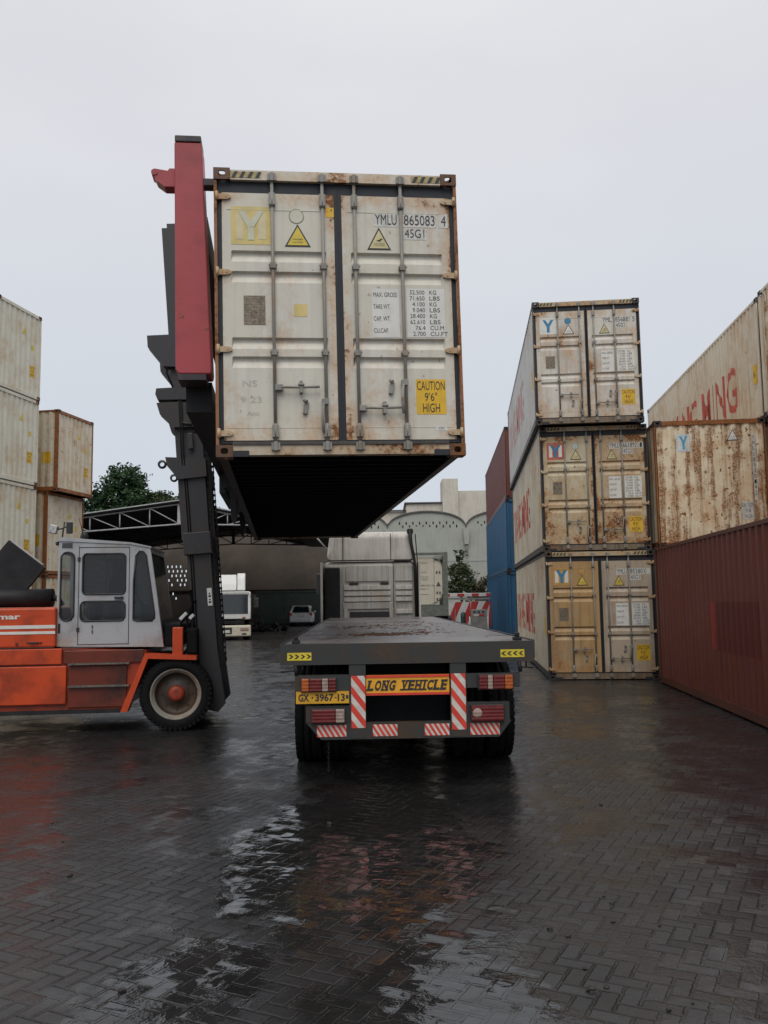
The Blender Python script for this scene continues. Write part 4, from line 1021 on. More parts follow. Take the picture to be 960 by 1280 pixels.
# mast: leans back 4 degrees
LEAN = math.atan(.0715)
mroot = bpy.data.objects.new('mast', None); COL.objects.link(mroot); mroot.parent = fk; mroot.location = (.50,0,.25); mroot.rotation_euler = (0,-LEAN,0)
bpy.data.objects.remove(mroot)
MM = Matrix.Translation((.50,0,.25)) @ Matrix.Rotation(-LEAN, 4, 'Y')
for s_ in (-1, 1):
    b = MB(); b.M = MM; ya, yb = sorted((s_*.78, s_*.60))
    b.prism([(-.23,.12),(-.16,.02),(.08,-.06),(.19,.05),(.13,.9),(.12,4.25),(-.23,4.25)], ya, yb); ol = b.build('mast_upright', M['mast_st'], fk)
    b = MB(); b.M = MM
    b.box(-.30, -.02, min(s_*.60,s_*.74), max(s_*.60,s_*.74), 2.6, 7.62); b.box(-.22,-.06, min(s_*.62,s_*.72), max(s_*.62,s_*.72), 7.62, 7.70); b.build('inner_upright', M['mast_st'], fk)
    y2 = sorted((s_*.62, s_*.84))
    for poly in ([(-.62,5.84),(-.62,5.66),(-.40,5.34),(-.05,5.30),(-.05,5.84)], [(-.53,4.99),(-.55,4.90),(-.52,4.81),(.1,4.78),(.1,4.91),(-.1,4.99)],
                 [(-.54,4.76),(-.50,4.58),(-.30,4.36),(.15,4.34),(.15,4.70),(-.2,4.76)], [(-.46,3.90),(-.44,3.76),(-.28,3.54),(.15,3.56),(.15,3.84)]):
        b = MB(); b.M = MM; b.prism(poly, *y2); b.build('mast_bracket', M['mast_st'], fk)
    b = MB(); b.M = MM; b.bbox(-.27, .15, y2[0]-.02, y2[1], 2.36, 2.70, .01); b.build('stiffener_plate', M['mast_st'], fk)
    b = MB(); b.M = MM; b.lathe([(-.02,.035),(-.02,.068),(.02,.068),(.02,.035),(-.02,.035)], 16, 'y', (-.52, s_*.76, 3.80)); b.build('lifting_eye', M['mast_st'], fk)
    b = MB(); b.M = MM; b.bbox(-.10,-.02, y2[0]-.03, y2[0]+.01, 4.0, 4.25, .01); b.build('stop_block', M['mast_st'], fk)
    b = MB(); b.M = MM; b.tube([(-.16,y2[0]-.02,4.42),(-.02,y2[0]-.02,4.38)], .02, 6); b.build('pin', M['mast_st'], fk)
    b = MB(); b.M = MM; b.tube([(-.12,s_*.48,.4),(-.12,s_*.48,6.9)], .065, 12); b.build('lift_cylinder', M['black_st'], fk)
    b = MB(); b.M = MM; b.tube([(-.25,s_*.80,4.9),(-.36,s_*.80,5.25),(-.2,s_*.8,5.6)], .016, 6); b.build('hose', M['rubber'], fk)
for z in (.35, 2.5, 4.0, 7.4):
    b = MB(); b.M = MM; b.bbox(-.2, .02, -.60, .60, z, z+.22, .008); b.build('cross_member', M['mast_st'], fk)
for s_ in (-1, 1):
    b = MB(); b.M = MM
    for q in (.0, .03): b.box(.125+q, .14+q, s_*.66-.02, s_*.66+.02, .6, 5.2)
    for k in range(46): b.box(.12, .175, s_*.66-.028, s_*.66+.028, .62+k*.1, .66+k*.1)
    b.build('lift_chain', M['black_st'], fk)
    b = MB(); b.M = MM
    for q in (-.19, -.155): b.tube([(q, s_*.785, .7), (q+.01, s_*.79, 2.2), (q, s_*.79, 3.4), (q-.02, s_*.85, 3.9), (q, s_*.86, 4.8)], .011, 6)
    b.build('mast_hose', M['rubber'], fk)
b = MB(); b.M = MM; b.mi = 0; b.box(.035,.105,-.788,-.781,1.56,1.83); b.mi = 1
for z in (1.60,1.69): b.box(.05,.09,-.791,-.788,z,z+.03); b.disc(.07, z+.055, .014, -.7905, 10)
b.build('warning_sticker', [M['white'], M['black']], fk)
b = MB(); b.tube([(.02,NY+.12,1.48),(.08,-1.0,1.62),(.18,-.86,1.75),(.16,-.8,2.05),(.2,-.8,1.5)], .02, 8); b.tube([(0,-1.1,1.3),(.15,-1.05,1.45),(.12,-.9,1.7),(.25,-.86,1.9)], .018, 8); b.tube([(.1,-1.1,1.1),(.22,-1.0,1.3),(.2,-.86,1.6)], .018, 8)
b.bbox(.14,.3,-1.15,-.85,1.1,1.48,.03); b.bbox(-.2,.06,-1.0,.4,1.21,1.55,.03); b.build('hydraulic_hose', M['rubber'], fk)
b = MB(); b.M = Matrix.Translation((.06,-1.12,1.62)) @ Matrix.Rotation(R(-45), 4, 'Y'); b.bbox(-.02,.12,-.04,.04,-.02,.03,.008); b.M = Matrix.Translation((.2,-1.12,1.63)) @ Matrix.Rotation(R(-45), 4, 'Y'); b.bbox(-.02,.07,-.04,.04,-.02,.03,.008); b.M = Matrix()
b.build('hose_fitting', plain('bright_fitting', (.6,.6,.6), .35, metal=.4), fk)
# side-lift spreader, in the container's frame (follows its small roll)
HM = hero.matrix_basis.copy() @ Matrix.Translation((-CW/2,0,0))
FMi = (Matrix.Translation(FO) @ Matrix.Rotation(FA, 4, 'Z')).inverted()
SM = FMi @ HM
for y0 in (.18, CL-.50):
    b = MB(); b.M = SM; b.prism([(-.395,.90),(-.36,.86),(-.055,.86),(-.045,.90),(-.125,3.24),(-.395,3.24)], y0, y0+.34)
    bmesh.ops.bevel(b.bm, geom=b.bm.edges[:], offset=.012, segments=2, affect='EDGES', profile=.5)
    ar = b.build('spreader_arm', M['red_arm'], fk)
    b = MB(); b.M = SM; b.bbox(-.39,-.13,y0-.01,y0+.30,3.242,3.31,.01); b.build('arm_cap', M['red_dark'], ar)
    b = MB(); b.M = SM; b.box(-.37,-.10,y0+.005,y0+.32,.80,.858); b.build('arm_foot', M['red_dark'], ar)
    b = MB(); b.M = SM; b.prism([(-.396,2.80),(-.396,2.99),(-.45,2.99),(-.47,2.965),(-.60,2.985),(-.615,2.93),(-.58,2.86),(-.50,2.80)], y0+.06, y0+.22); b.tube([(-.60,y0+.05,2.945),(-.60,y0+.23,2.945)], .032, 10); b.build('guide_flap', M['red_arm'], ar)
    b = MB(); b.M = SM; b.bbox(-.15,-.004,y0+.02,y0+.15,2.80,2.88,.01); b.build('twist_lock', M['red_dark'], ar)
b = MB(); b.M = SM
b.box(-.36, -.10, .53, CL-.52, 2.30, 2.62); b.box(-.33, -.07, .53, CL-.52, .55, .86)
b.build('spreader_beam', M['black_st'], fk)
b = MB(); b.M = SM
b.box(-.22, -.03, 4.7, 7.6, .30, 2.3); b.box(-.30,-.2, 4.9, 7.4, .25, 2.6); b.prism([(-.12,.20),(-.02,.20),(-.02,-.12),(-.06,-.26),(-.10,-.20)], 4.4, 4.7); b.prism([(-.12,.20),(-.02,.20),(-.02,-.12),(-.06,-.26),(-.10,-.20)], 7.4, 7.7)
b.build('carriage', M['black_st'], fk)

# ------------------------------------------------------------------ white truck in the shed mouth
wt = thing('parked_truck', 'white truck cab with cream bumper facing out, parked at the mouth of the dark shed', 'truck', (-7.86,42.75,0), R(8))
b = MB(); b.prism([(.02,1.0),(0,1.35),(.10,2.30),(.16,2.36),(1.9,2.36),(1.9,.95)], -1.24, 1.24, 'x')
bmesh.ops.bevel(b.bm, geom=b.bm.edges[:], offset=.05, segments=2, affect='EDGES', profile=.5); wb = b.build('cab', M['white_pt'], wt)
b = MB(); b.prism([(.25,2.42),(.35,2.75),(.55,3.20),(.75,3.22),(1.6,3.15),(1.6,2.38)], -1.15, .55, 'x'); b.prism([(.25,2.42),(.45,3.05),(.62,3.28),(.80,3.28),(.80,2.40)], .58, .98, 'x')
bmesh.ops.bevel(b.bm, geom=b.bm.edges[:], offset=.05, segments=2, affect='EDGES', profile=.5); wr = b.build('roof_fairing', M['white_pt'], wt)
b = MB(); b.M = Matrix.Translation((0,.36,2.66)) @ Matrix.Rotation(R(-24), 4, 'X'); b.text('CBHJ', -.72, -.02, .05, .22, -.02); b.build('lettering', M['ink'], wr, fix=False)
b = MB(); b.prism([(.012,1.28),(-.012,1.28),(.078,2.22),(.10,2.22)], -1.12, 1.12, 'x'); b.build('windscreen', M['glass'], wb)
b = MB()
for z in (.80,.88,.99): b.bbox(-1.05, .95, -.025, .03, z, z+.055, .01)
b.build('grille', M['black_st'], wb)
b = MB(); b.bbox(-1.26, 1.26, -.12, .5, .18, .72, .06); bu = b.build('bumper', M['cream_pt'], wt)
b = MB(); b.box(-.9,.35,-.126,-.11,.30,.62); b.build('bumper_grille', M['black'], bu)
b = MB(); b.box(-.55,.25,-.14,-.127,.36,.50); b.build('number_plate', M['white2'], bu)
for x in (-.95, .95):
    b = MB(); b.bbox(x-.2, x+.2, -.135, -.11, .44, .60, .02); b.build('headlight', M['lens_clr'], wt)
    b = MB(); b.bbox(x-.12, x+.10, -.13, -.11, .26, .34, .01); b.build('fog_light', M['black'], bu)
for s_ in (-1, 1):
    b = MB(); b.tube([(s_*1.22,.1,2.1),(s_*1.45,-.02,2.15),(s_*1.47,-.02,1.7)], .02, 6); b.bbox(s_*1.52-.12, s_*1.52+.12, -.03, .06, 1.55, 2.05, .04); b.build('mirror', M['black'], wt)
    tyre_set(wt, s_*1.02, .9, .5, .5, .30, M['chrome'], 1 if s_ < 0 else -1); tyre_set(wt, s_*1.02, 4.6, .5, .5, .30, M['chrome'], 1 if s_ < 0 else -1)
b = MB(); b.bbox(-1.18, 1.18, -.05, .05, 2.30, 2.37, .02); b.build('sun_visor', M['white_pt'], wb)
b = MB(); b.box(-.5, .5, .3, 6.2, .6, .95); b.build('chassis', M['black_st'], wt)
b = MB(); b.box(.85,1.0,-.03,.03,1.08,1.13); b.build('marker_lamp', M['lens_org'], wb)

# ------------------------------------------------------------------ car
cr = thing('parked_car', 'small white hatchback seen from behind, by the green gate in the shed', 'car', (-6.23,64.3,0), R(2))
b = MB()
sec = [(.05,.35),(.0,.55),(.03,.88),(.12,.95),(.50,1.42),(.75,1.50),(1.9,1.50),(2.7,1.02),(3.75,.85),(3.85,.5),(3.7,.3),(.3,.25)]
b.prism(sec, -.83, .83, 'x')
for v in b.bm.verts:
    if v.co.z > 1.2: v.co.x *= .80
    elif v.co.z > .93: v.co.x *= .96
bmesh.ops.bevel(b.bm, geom=b.bm.edges[:], offset=.05, segments=2, affect='EDGES', profile=.5); cbod = b.build('body', M['white_pt'], cr)
b = MB(); b.face([(-.62,.15,1.0),(.62,.15,1.0),(.54,.47,1.40),(-.54,.47,1.40)]); g = b.build('rear_window', M['glass'], cbod, fix=False); g.location = (0,-.03,.012)
for s_ in (-1, 1):
    b = MB(); b.bbox(s_*.74-.09, s_*.74+.09, -.01, .2, .78, 1.0, .03); b.build('tail_lamp', M['ref_red'], cr)
    b = MB(); b.prism([(.7,1.0),(.95,1.38),(1.85,1.38),(2.45,1.02)], s_*.80-.012, s_*.80+.012, 'x'); b.build('side_window', M['glass'], cbod)
    for y in (.75, 3.1): tyre_set(cr, s_*.74, y, .30, .30, .2, M['chrome'], 1 if s_ < 0 else -1)
    b = MB(); b.bbox(s_*.93-.08, s_*.93+.08, 2.3, 2.38, .98, 1.10, .02); b.build('mirror', M['white_pt'], cr)
b = MB(); b.bbox(-.27,.27,-.02,.03,.70,.82,.01); b.build('number_plate', M['white2'], cr)
b = MB(); b.bbox(-.80,.80,-.06,.2,.32,.58,.04); b.build('bumper', M['white_pt'], cr)
b = MB(); b.bbox(-.55,.55,.42,.68,1.47,1.52,.015); b.build('spoiler', M['white_pt'], cr)

# ------------------------------------------------------------------ open shed
sh = thing('open_shed', 'big dark open shed with white roof trusses behind the lift truck', 'shed', (-10,45,0))
XL, XA, XR, XE = -19.5, -10.63, -5.6, -1.4
top = lambda x: 7.05-(XA-x)*.128 if x < XA else 7.05-(x-XA)*.215
def roof_z(x): return top(x) if x < XR else top(XR)-.08*(x-XR)*.3
b = MB(); b.M = Matrix.Translation((10,-45,0))
xs = [XL, XA, XR, XE]
for xa, xb in zip(xs, xs[1:]): b.prism([(xa,roof_z(xa)),(xb,roof_z(xb)),(xb,roof_z(xb)+.06),(xa,roof_z(xa)+.06)], 44.7, 66.5)
b.build('roof', M['shed_roof'], sh)
b = MB(); b.M = Matrix.Translation((10,-45,0))
for xa, xb in zip(xs, xs[1:]): b.prism([(xa,roof_z(xa)+.062),(xb,roof_z(xb)+.062),(xb,roof_z(xb)+.12),(xa,roof_z(xa)+.12)], 44.6, 44.72)
b.build('roof_edge', M['pale_st'], sh)
def truss(y, mt='pale_st'):
    b = MB(); b.M = Matrix.Translation((10,-45,0))
    bot = lambda x: 5.92-(XA-x)*.065 if x < XA else 5.92-(x-XA)*.03
    r = .045; tz = lambda x: top(x)-.08
    b.tube([(XL,y,tz(XL)),(XA,y,tz(XA)),(XR,y,tz(XR))], r, 6); b.tube([(XL,y,bot(XL)),(XA,y,bot(XA)),(XR,y,bot(XR))], r, 6)
    x = XA; n = 0; sts = []
    while x > XL: sts.append(x); x -= 1.55
    sts = sts[::-1]; x = XA+1.25
    while x < XR: sts.append(x); x += 1.25
    for i, x in enumerate(sts):
        if abs(x-XA) < .01: b.box(x-.1, x+.1, y-.05, y+.05, bot(x), tz(x))
        else: b.tube([(x,y,bot(x)),(x,y,tz(x))], r*.8, 6)
        if i: b.tube([(sts[i-1],y,tz(sts[i-1]) if x <= XA else bot(sts[i-1])),(x,y,bot(x) if x <= XA else tz(x))], r*.7, 6)
    b.build('roof_truss', M[mt], sh)
truss(44.9); truss(53, 'black_st'); truss(61, 'black_st')  # inner two coloured black: the shed's interior shade is put into their colour
b = MB(); b.M = Matrix.Translation((10,-45,0))
for x in (XL+.2, XE-.2):
    for y in (45, 53, 61): b.box(x-.12, x+.12, y-.12, y+.12, 0, roof_z(x)-.01)
b.build('column', M['conc'], sh)
# back wall with a panel of open vent blocks
b = MB(); b.M = Matrix.Translation((10,-45,0)); WY = 69.2
hl = []
for r_ in range(7):
    for c_ in range(5):
        if r_ >= 5 and (c_+r_) % 2: continue
        x = -17.35 + c_*.34 + (.10 if r_ % 2 else 0); z = 4.62 - r_*.36 - (.35 if r_ >= 5 else 0)
        if (r_*5+c_) % 6 != 4: hl.append([(x,z),(x+.12,z),(x+.12,z+.19),(x,z+.19)])
framed(b, [(XL,0),(XE,0),(XE,6.75),(XR,6.75),(XA,7.75),(XL,6.7)], hl, WY, WY+.12)
b.box(XL-.1, XL, 50, WY, 0, 5.8)
b.box(XL, XE, WY-.15, WY-.001, 2.78, 2.86)
b.build('wall', M['brown_wall'], sh)
b = MB(); b.tube([(-9.9,WY-.3,3.15),(-8.,WY-.3,3.0),(-6.3,WY-.3,3.2),(-4.4,WY-.3,3.1)], .05, 6); b.build('cable', M['black'], sh)
gt = thing('metal_gate', 'dark green ribbed metal gate along the back wall of the shed', 'gate', (-7.3,69,0))
b = MB()
for k in range(18): b.box(-2.9+k*.32, -2.9+k*.32+.26, -.04, .0, .05, 2.62); b.box(-2.9+k*.32+.26, -2.9+(k+1)*.32, -.02, .0, .05, 2.62)
b.build('sheet', M['green_wall'], gt)
b = MB(); b.box(-2.95, 2.95, -.08, -.041, 2.55, 2.66); b.box(-2.95, 2.95, -.08, -.041, .1, .2); b.build('rail', M['green_wall'], gt)
hp = thing('scrap_heap', 'dark heap of scrap parts on the shed floor beside the white truck', 'scrap', (-7.6,55,0))
b = MB(); rnd = random.Random(5)
for k in range(16):
    x, y = rnd.uniform(-.9,1.3), rnd.uniform(-.8,.8); s_ = rnd.uniform(.15,.4)
    b.M = Matrix.Translation((x,y,s_*.7)) @ Euler((rnd.random(),rnd.random(),rnd.random()*3)).to_matrix().to_4x4(); b.bbox(-s_,s_,-s_*.5,s_*.5,-s_*.4,s_*.4,.04)
b.M = Matrix(); b.lathe([(-.12,.30),(-.14,.48),(0,.52),(.14,.48),(.12,.30),(-.12,.30)], 20, 'y', (-.5,-.7,.55)); b.build('scrap_parts', M['black_st'], hp)

# ------------------------------------------------------------------ vaulted warehouse and the old building behind it
ar = thing('vaulted_warehouse', 'grey-green warehouse with barrel vault gables and two rows of small vent holes', 'warehouse', (3.4,70,0))
def arch(xc, w, zs, rise, n=24): return [(xc + w/2*math.cos(math.pi*k/n), zs + rise*(math.sin(math.pi*k/n)**.85)) for k in range(n+1)]
Wd, ZS, RI = 6.35, 7.45, 1.40
b = MB()
rimb = MB(); roofb = MB()
for i in (-1, 0, 1, 2):
    xc = .03 + i*Wd; top_ = arch(xc, Wd, ZS, RI)
    hl = []
    for r_ in range(2):
        for c_ in range(9):
            x = xc-2.25+c_*.545+(.27 if r_ else 0); z = 7.86-.28*r_
            hl.append([(x,z),(x+.11,z),(x+.11,z+.23),(x,z+.23)])
    framed(b, [(xc-Wd/2,0),(xc+Wd/2,0)]+top_, hl, 0, .25)
    for (xa, za), (xb, zb) in zip(top_, top_[1:]):
        rimb.prism([(xa,za+.002),(xb,zb+.002),(xb,zb+.13),(xa,za+.13)], -.12, .2)
        roofb.prism([(xa,za+.003),(xb,zb+.003),(xb,zb+.11),(xa,za+.11)], .201, 14)
b.box(-9.4,15.8,-.03,-.001,4.85,4.93)
b.build('wall', M['arch_wall'], ar); rimb.build('gable_rim', M['arch_rim'], ar); roofb.build('vault_roof', M['conc'], ar)
for x in (.03-Wd/2, .03+Wd/2, .03+Wd*1.5):
    b = MB(); b.prism([(x-.24,7.5),(x+.24,7.5),(x+.24,7.1),(x+.16,6.2),(x-.16,6.2),(x-.24,7.1)], -.35, -.002); h = b.build('rain_hopper', M['arch_wall'], ar)
    b = MB(); b.tube([(x,-.15,6.19),(x,-.15,5.5)], .09, 8); b.lathe([(5.35,.10),(5.45,.16),(5.5,.10)], 12, 'z', (x,-.15,0)); b.tube([(x,-.1,5.4),(x,-.1,.3)], .045, 6); b.build('downpipe', M['conc'], h)
ob_ = thing('old_building', 'cream old building with a tall stained stair tower rising behind the vaulted warehouse', 'building', (5,88,0))
b = MB(); b.box(.97, 2.55, -.5, 3, 0, 14.0); b.build('tower', M['old_wall'], ob_)
b = MB(); b.box(2.551, 12, 0, 9, 0, 12.8); b.build('wall', M['old_wall'], ob_)
framed_b = MB()
wins = [[(-1.55+k*.66,9.0),(-1.05+k*.66,9.0),(-1.05+k*.66,10.2),(-1.55+k*.66,10.2)] for k in range(2)]
framed(framed_b, [(-2.7,0),(.969,0),(.969,11.62),(-2.7,11.55)], wins, .6, .9); framed_b.box(-2.7,.969,.9,8,0,11.5)
framed_b.build('wall', M['old_wall'], ob_)
for w_ in wins:
    x, z = w_[0]; b = MB()
    for q in (0,.245,.49): b.box(x+q-.01 if q else x, x+q+.02, .7, .74, z, z+1.2)
    b.box(x, x+.5, .701, .739, z+.8, z+.84); wf = b.build('window', M['white2'], ob_)
    b = MB(); b.box(x, x+.5, .76, .77, z, z+1.2); b.build('pane', M['glass'], wf)
b = MB(); b.box(-2.9, .968, .4, 8.2, 11.625, 11.75); b.build('roof_edge', M['arch_rim'], ob_)
b = MB(); b.box(-9, -2.701, 2, 9, 0, 11.0); b.build('wall', M['old_wall'], ob_)
b = MB(); b.box(-9, -2.702, 1.6, 1.99, 9.55, 9.7); b.box(-9,-2.702,1.7,1.99,11.01,11.12); b.build('ledge', M['arch_rim'], ob_)
for k in range(4):
    x = -8.2+k*1.35; b = MB(); b.box(x, x+.95, 1.93, 1.995, 8.1, 9.3); wf = b.build('window', M['white2'], ob_)
    b = MB(); b.box(x+.06, x+.45, 1.915, 1.928, 8.16, 9.24); b.box(x+.5, x+.89, 1.915, 1.928, 8.16, 9.24); b.build('pane', M['glass'], wf)

# ------------------------------------------------------------------ tank container on a chassis
tk = thing('tank_container', 'cream rounded tank end with small lettering in a dark frame beyond the silver truck', 'tank container', (1.27,34.2,0), R(-2))
b = MB(); o_ = [(-1.2,1.2),(1.2,1.2),(1.2,3.68),(-1.2,3.68)]; framed(b, o_, [[(-1.04,1.62),(1.02,1.62),(1.02,3.58),(-1.04,3.58)]], 0, .16)
for z in (1.2, 3.6):
    for s_ in (-1, 1): b.box(min(s_*1.06,s_*1.2), max(s_*1.06,s_*1.2), .161, 6, z, z+.1)
framed(b, o_, [[(-1.04,1.36),(1.02,1.36),(1.02,3.58),(-1.04,3.58)]], 6.001, 6.16)
b.box(.66,1.0,.02,.14,3.42,3.46); b.box(.66,1.0,.02,.14,3.50,3.53)
b.build('frame', M['tank_grey'], tk)
pr = rrect(-1.02, .98, 1.66, 3.50, .42, 8)
b = MB(); b.prism(pr, .10, 5.9); bmesh.ops.bevel(b.bm, geom=[e for e in b.bm.edges if all(abs(v.co.y-.10) < .001 for v in e.verts)], offset=.05, segments=2, affect='EDGES'); tb = b.build('tank', M['tank_cream'], tk)
b = MB(); y = .094
for t, x0, x1, z, h in (('TANKCONT', -.2, .40, 3.24, .07), ('TNKU', -.05, .12, 3.08, .06), ('4512', -.1, .10, 2.90, .05), ('22T6', .16, .38, 2.88, .05), ('MGW KG', .12, .42, 2.70, .05), ('TARE', .14, .40, 2.60, .06), ('30480 KG 36', 0., .66, 2.36, .06), ('24000 L', .05, .40, 2.22, .06), ('--------', .05, .42, 2.03, .02)): b.text(t, x0, x1, z, z+h, y)
b.box(.655,.665,.085,.099,1.70,3.42)
b.face([(.73,y,2.35),(.92,y,2.35),(.825,y,2.55)]); b.face([(.46,y,1.56),(.52,y,1.56),(.49,y,1.72)])
for z in (2.05, 2.85, 1.80): b.box(.74,.80,.088,.099,z,z+.1); b.box(.85,.91,.088,.099,z,z+.1)
b.build('lettering', M['ink'], tb, fix=False)
b = MB(); b.box(-1.0,1.0,.05,6,1.34,1.60); b.build('skirt', M['conc'], tk)
b = MB(); b.box(-1.15,1.15,.3,9,.85,1.19); b.prism([(.2,.7),(.2,1.1),(.5,1.18),(2.0,1.18),(2.0,.7)], .7, 1.32, 'x'); b.build('chassis', M['black_st'], tk)
for y in (1.0, 2.3, 7.5):
    for s_ in (-1, 1): tyre_set(tk, s_*1.05, y, .52, .52, .3, M['black_st'], 1 if s_ < 0 else -1)

# ------------------------------------------------------------------ striped gate and control post
br = thing('striped_barrier', 'red and white striped steel gate barrier across the yard exit', 'barrier', (4.4,45.6,0), R(-5))
b = MB(); b.mi = 0; b.box(-1.35,1.35,-.02,.02,.42,1.68); b.mi = 1
def pstripe(u0, du, dz=1.26):
    b.face([(u0,-.024,.42),(u0+du,-.024,.42),(u0+du+.55,-.024,1.68),(u0+.55,-.024,1.68)])
for u in (-1.28,-.55,.18): pstripe(u, .36)
b.face([(.92,-.024,.42),(1.30,-.024,.42),(1.30,-.024,1.45),(1.22,-.024,1.68),(1.05,-.024,1.68)])
b.build('striped_panel', [M['gate_wht'], M['gate_red']], br, fix=False)
b = MB(); b.bbox(-1.4,1.4,-.10,.06,1.95,2.14,.02); tb_ = b.build('boom', M['gate_wht'], br)
b = MB()
for k in range(4): b.box(-1.38+k*.75, -1.38+k*.75+.36, -.106, -.101, 1.97, 2.12)
b.build('red_band', M['gate_red'], tb_)
b = MB(); b.box(-1.4,1.4,-.06,.05,1.80,1.90); b.build('rail', M['conc'], br)
b = MB(); b.box(-1.42,-1.36,-.04,.04,0,2.1); b.box(1.36,1.42,-.04,.04,0,2.1); b.box(-.78,-.74,-.10,-.03,.2,1.3); b.build('gate_post', M['conc'], br)
cp = thing('control_post', 'grey gate control cabinet with red and white top in front of the striped barrier', 'control post', (4.72,44.3,0), R(-5))
b = MB(); b.bbox(-.40,.40,-.2,.2,.0,1.30,.02); cc = b.build('cabinet', M['conc'], cp)
b = MB(); b.box(-.36,.36,-.207,-.2,.95,1.28); b.mi = 1
for k in range(3): b.box(-.27+k*.22,-.16+k*.22,-.214,-.208,1.12,1.22)
b.mi = 2; b.box(-.25,0,-.214,-.208,.96,1.06); b.mi = 3; b.box(.001,.28,-.214,-.208,.96,1.06); b.build('panel', [M['conc'], M['black'], M['gate_wht'], M['gate_red']], cc)
b = MB(); b.mi = 0; b.box(-.40,.40,-.15,.15,1.302,1.72); b.mi = 1; b.face([(-.40,-.154,1.31),(-.12,-.154,1.31),(.02,-.154,1.71),(-.36,-.154,1.71)]); b.face([(.16,-.154,1.31),(.4,-.154,1.31),(.4,-.154,1.71),(.36,-.154,1.71)]); b.build('striped_top', [M['gate_wht'], M['gate_red']], cp, fix=False)
for s_ in (-1, 1):
    b = MB(); b.tube([(s_*.46,-.25,0),(s_*.46,-.25,.95)], .03, 8); b.build('guard_post', M['gate_wht'], cp)
bp = thing('bollard', 'dark green bollard with rounded top standing by the control cabinet', 'bollard', (3.92,44.2,0))
b = MB(); b.lathe([(0,.13),(.9,.13),(1.12,.12),(1.18,.05),(1.19,.001)], 16, 'z'); b.build('post', plain('bollard_green', (.02,.06,.055), .5), bp)

# ------------------------------------------------------------------ trees
def leafmat(name, c1, c2):
    m, N = mat(name); tc, v = N.coords(); n = N.noise(v, .9, 3); n2 = N.noise(v, 9, 2)
    c = N.mix(N.rng(N.m('ADD', N.m('MULTIPLY', n, .6), N.m('MULTIPLY', n2, .4)), .38, .62), c1, c2)
    N.out(c, .6, spec=.3); return m
M['leaf1'] = leafmat('leaf_dark', (.018,.045,.022), (.055,.10,.035)); M['leaf2'] = leafmat('leaf_olive', (.030,.050,.022), (.085,.11,.05)); M['leaf3'] = leafmat('leaf_brownish', (.05,.05,.025), (.13,.10,.05))
M['bark'] = plain('bark', (.09,.07,.05), .9, var=.4, bump=.4)
def tree(name, label, cat, x, y, h, crown, n, leaf, lm, seed, group=None, trunk=.16):
    """crown: list of (dx, dy, z, rx, ry, rz) clumps"""
    rnd = random.Random(seed); root = thing(name, label, cat, (x,y,0), 0, group)
    b = MB(); b.tube([(0,0,0),(.08,.05,h*.35),(-.05,0,h*.7),(0,0,h*.93)], [trunk,trunk*.8,trunk*.5,trunk*.15], 8)
    for (dx,dy,z,rx,ry,rz) in crown: b.tube([(0,0,max(.3,z-rz*1.6)),(dx*.5,dy*.5,z-rz*.7),(dx,dy,z)], [trunk*.45,trunk*.3,trunk*.08], 6)
    b.build('trunk', M['bark'], root)
    b = MB(); tot = sum(c[3]*c[4]*c[5] for c in crown)
    for (dx,dy,z,rx,ry,rz) in crown:
        k = int(n*rx*ry*rz/tot); tw = [(Vector((rnd.gauss(0,1),rnd.gauss(0,1),rnd.gauss(0,1))).normalized()*rnd.uniform(.45,1.05)) for _ in range(max(6,k//26))]
        for _ in range(k):
            t = rnd.choice(tw); p = Vector((dx+t.x*rx, dy+t.y*ry, z+t.z*rz)) + Vector((rnd.gauss(0,.14)*rx, rnd.gauss(0,.14)*ry, rnd.gauss(0,.12)*rz))
            s_ = leaf*rnd.uniform(.6,1.3); u = Vector((rnd.gauss(0,1),rnd.gauss(0,1),rnd.gauss(0,.6))).normalized(); w = u.cross(Vector((rnd.gauss(0,1),rnd.gauss(0,1),rnd.gauss(0,1)))).normalized()*.45
            b.face([p-u*s_, p+w*s_, p+u*s_, p-w*s_])
    b.build('crown', lm, root, fix=False); return root
GT = 'trees behind the shed'
tree('broadleaf_tree', 'tall dark green tree rising between the left container stacks and the shed roof', 'tree', -22.2, 74, 13.6, [(0,0,12.2,1.7,1.6,1.6),(-1.4,.3,11,1.6,1.5,1.6),(1.2,0,10.8,1.4,1.4,1.4),(.2,0,9.2,2.2,1.8,1.6),(-2.6,0,9.6,1.6,1.5,1.6)], 11000, .19, M['leaf1'], 11, GT)
tree('broadleaf_tree', 'lower dark green tree above the middle of the shed roof, next to the tall one', 'tree', -19.5, 75, 11.6, [(0,0,10.4,1.5,1.3,1.1),(-1.3,0,9.6,1.2,1.2,1.2),(1.2,0,9.8,1.1,1.2,1.0),(0,0,8.6,2.0,1.5,1.2)], 8000, .18, M['leaf2'], 12, GT)
tree('broadleaf_tree', 'green tree over the shed roof ridge, nearest the mast of the lift truck', 'tree', -16.7, 75, 11.6, [(0,0,10.5,1.4,1.3,1.1),(-1.1,0,9.4,1.3,1.2,1.2),(1.3,0,9.6,1.2,1.2,1.0),(.2,0,8.6,2.0,1.5,1.2)], 8000, .18, M['leaf1'], 13, GT)
tree('young_tree', 'slim young tree with upright crown in front of the vaulted warehouse', 'tree', 4.5, 52, 4.9, [(0,0,4.4,.34,.35,.45),(-.15,0,3.7,.6,.5,.55),(.2,0,3.1,.8,.6,.6),(-.2,0,2.5,.8,.6,.5)], 4200, .09, M['leaf2'], 14, trunk=.07)
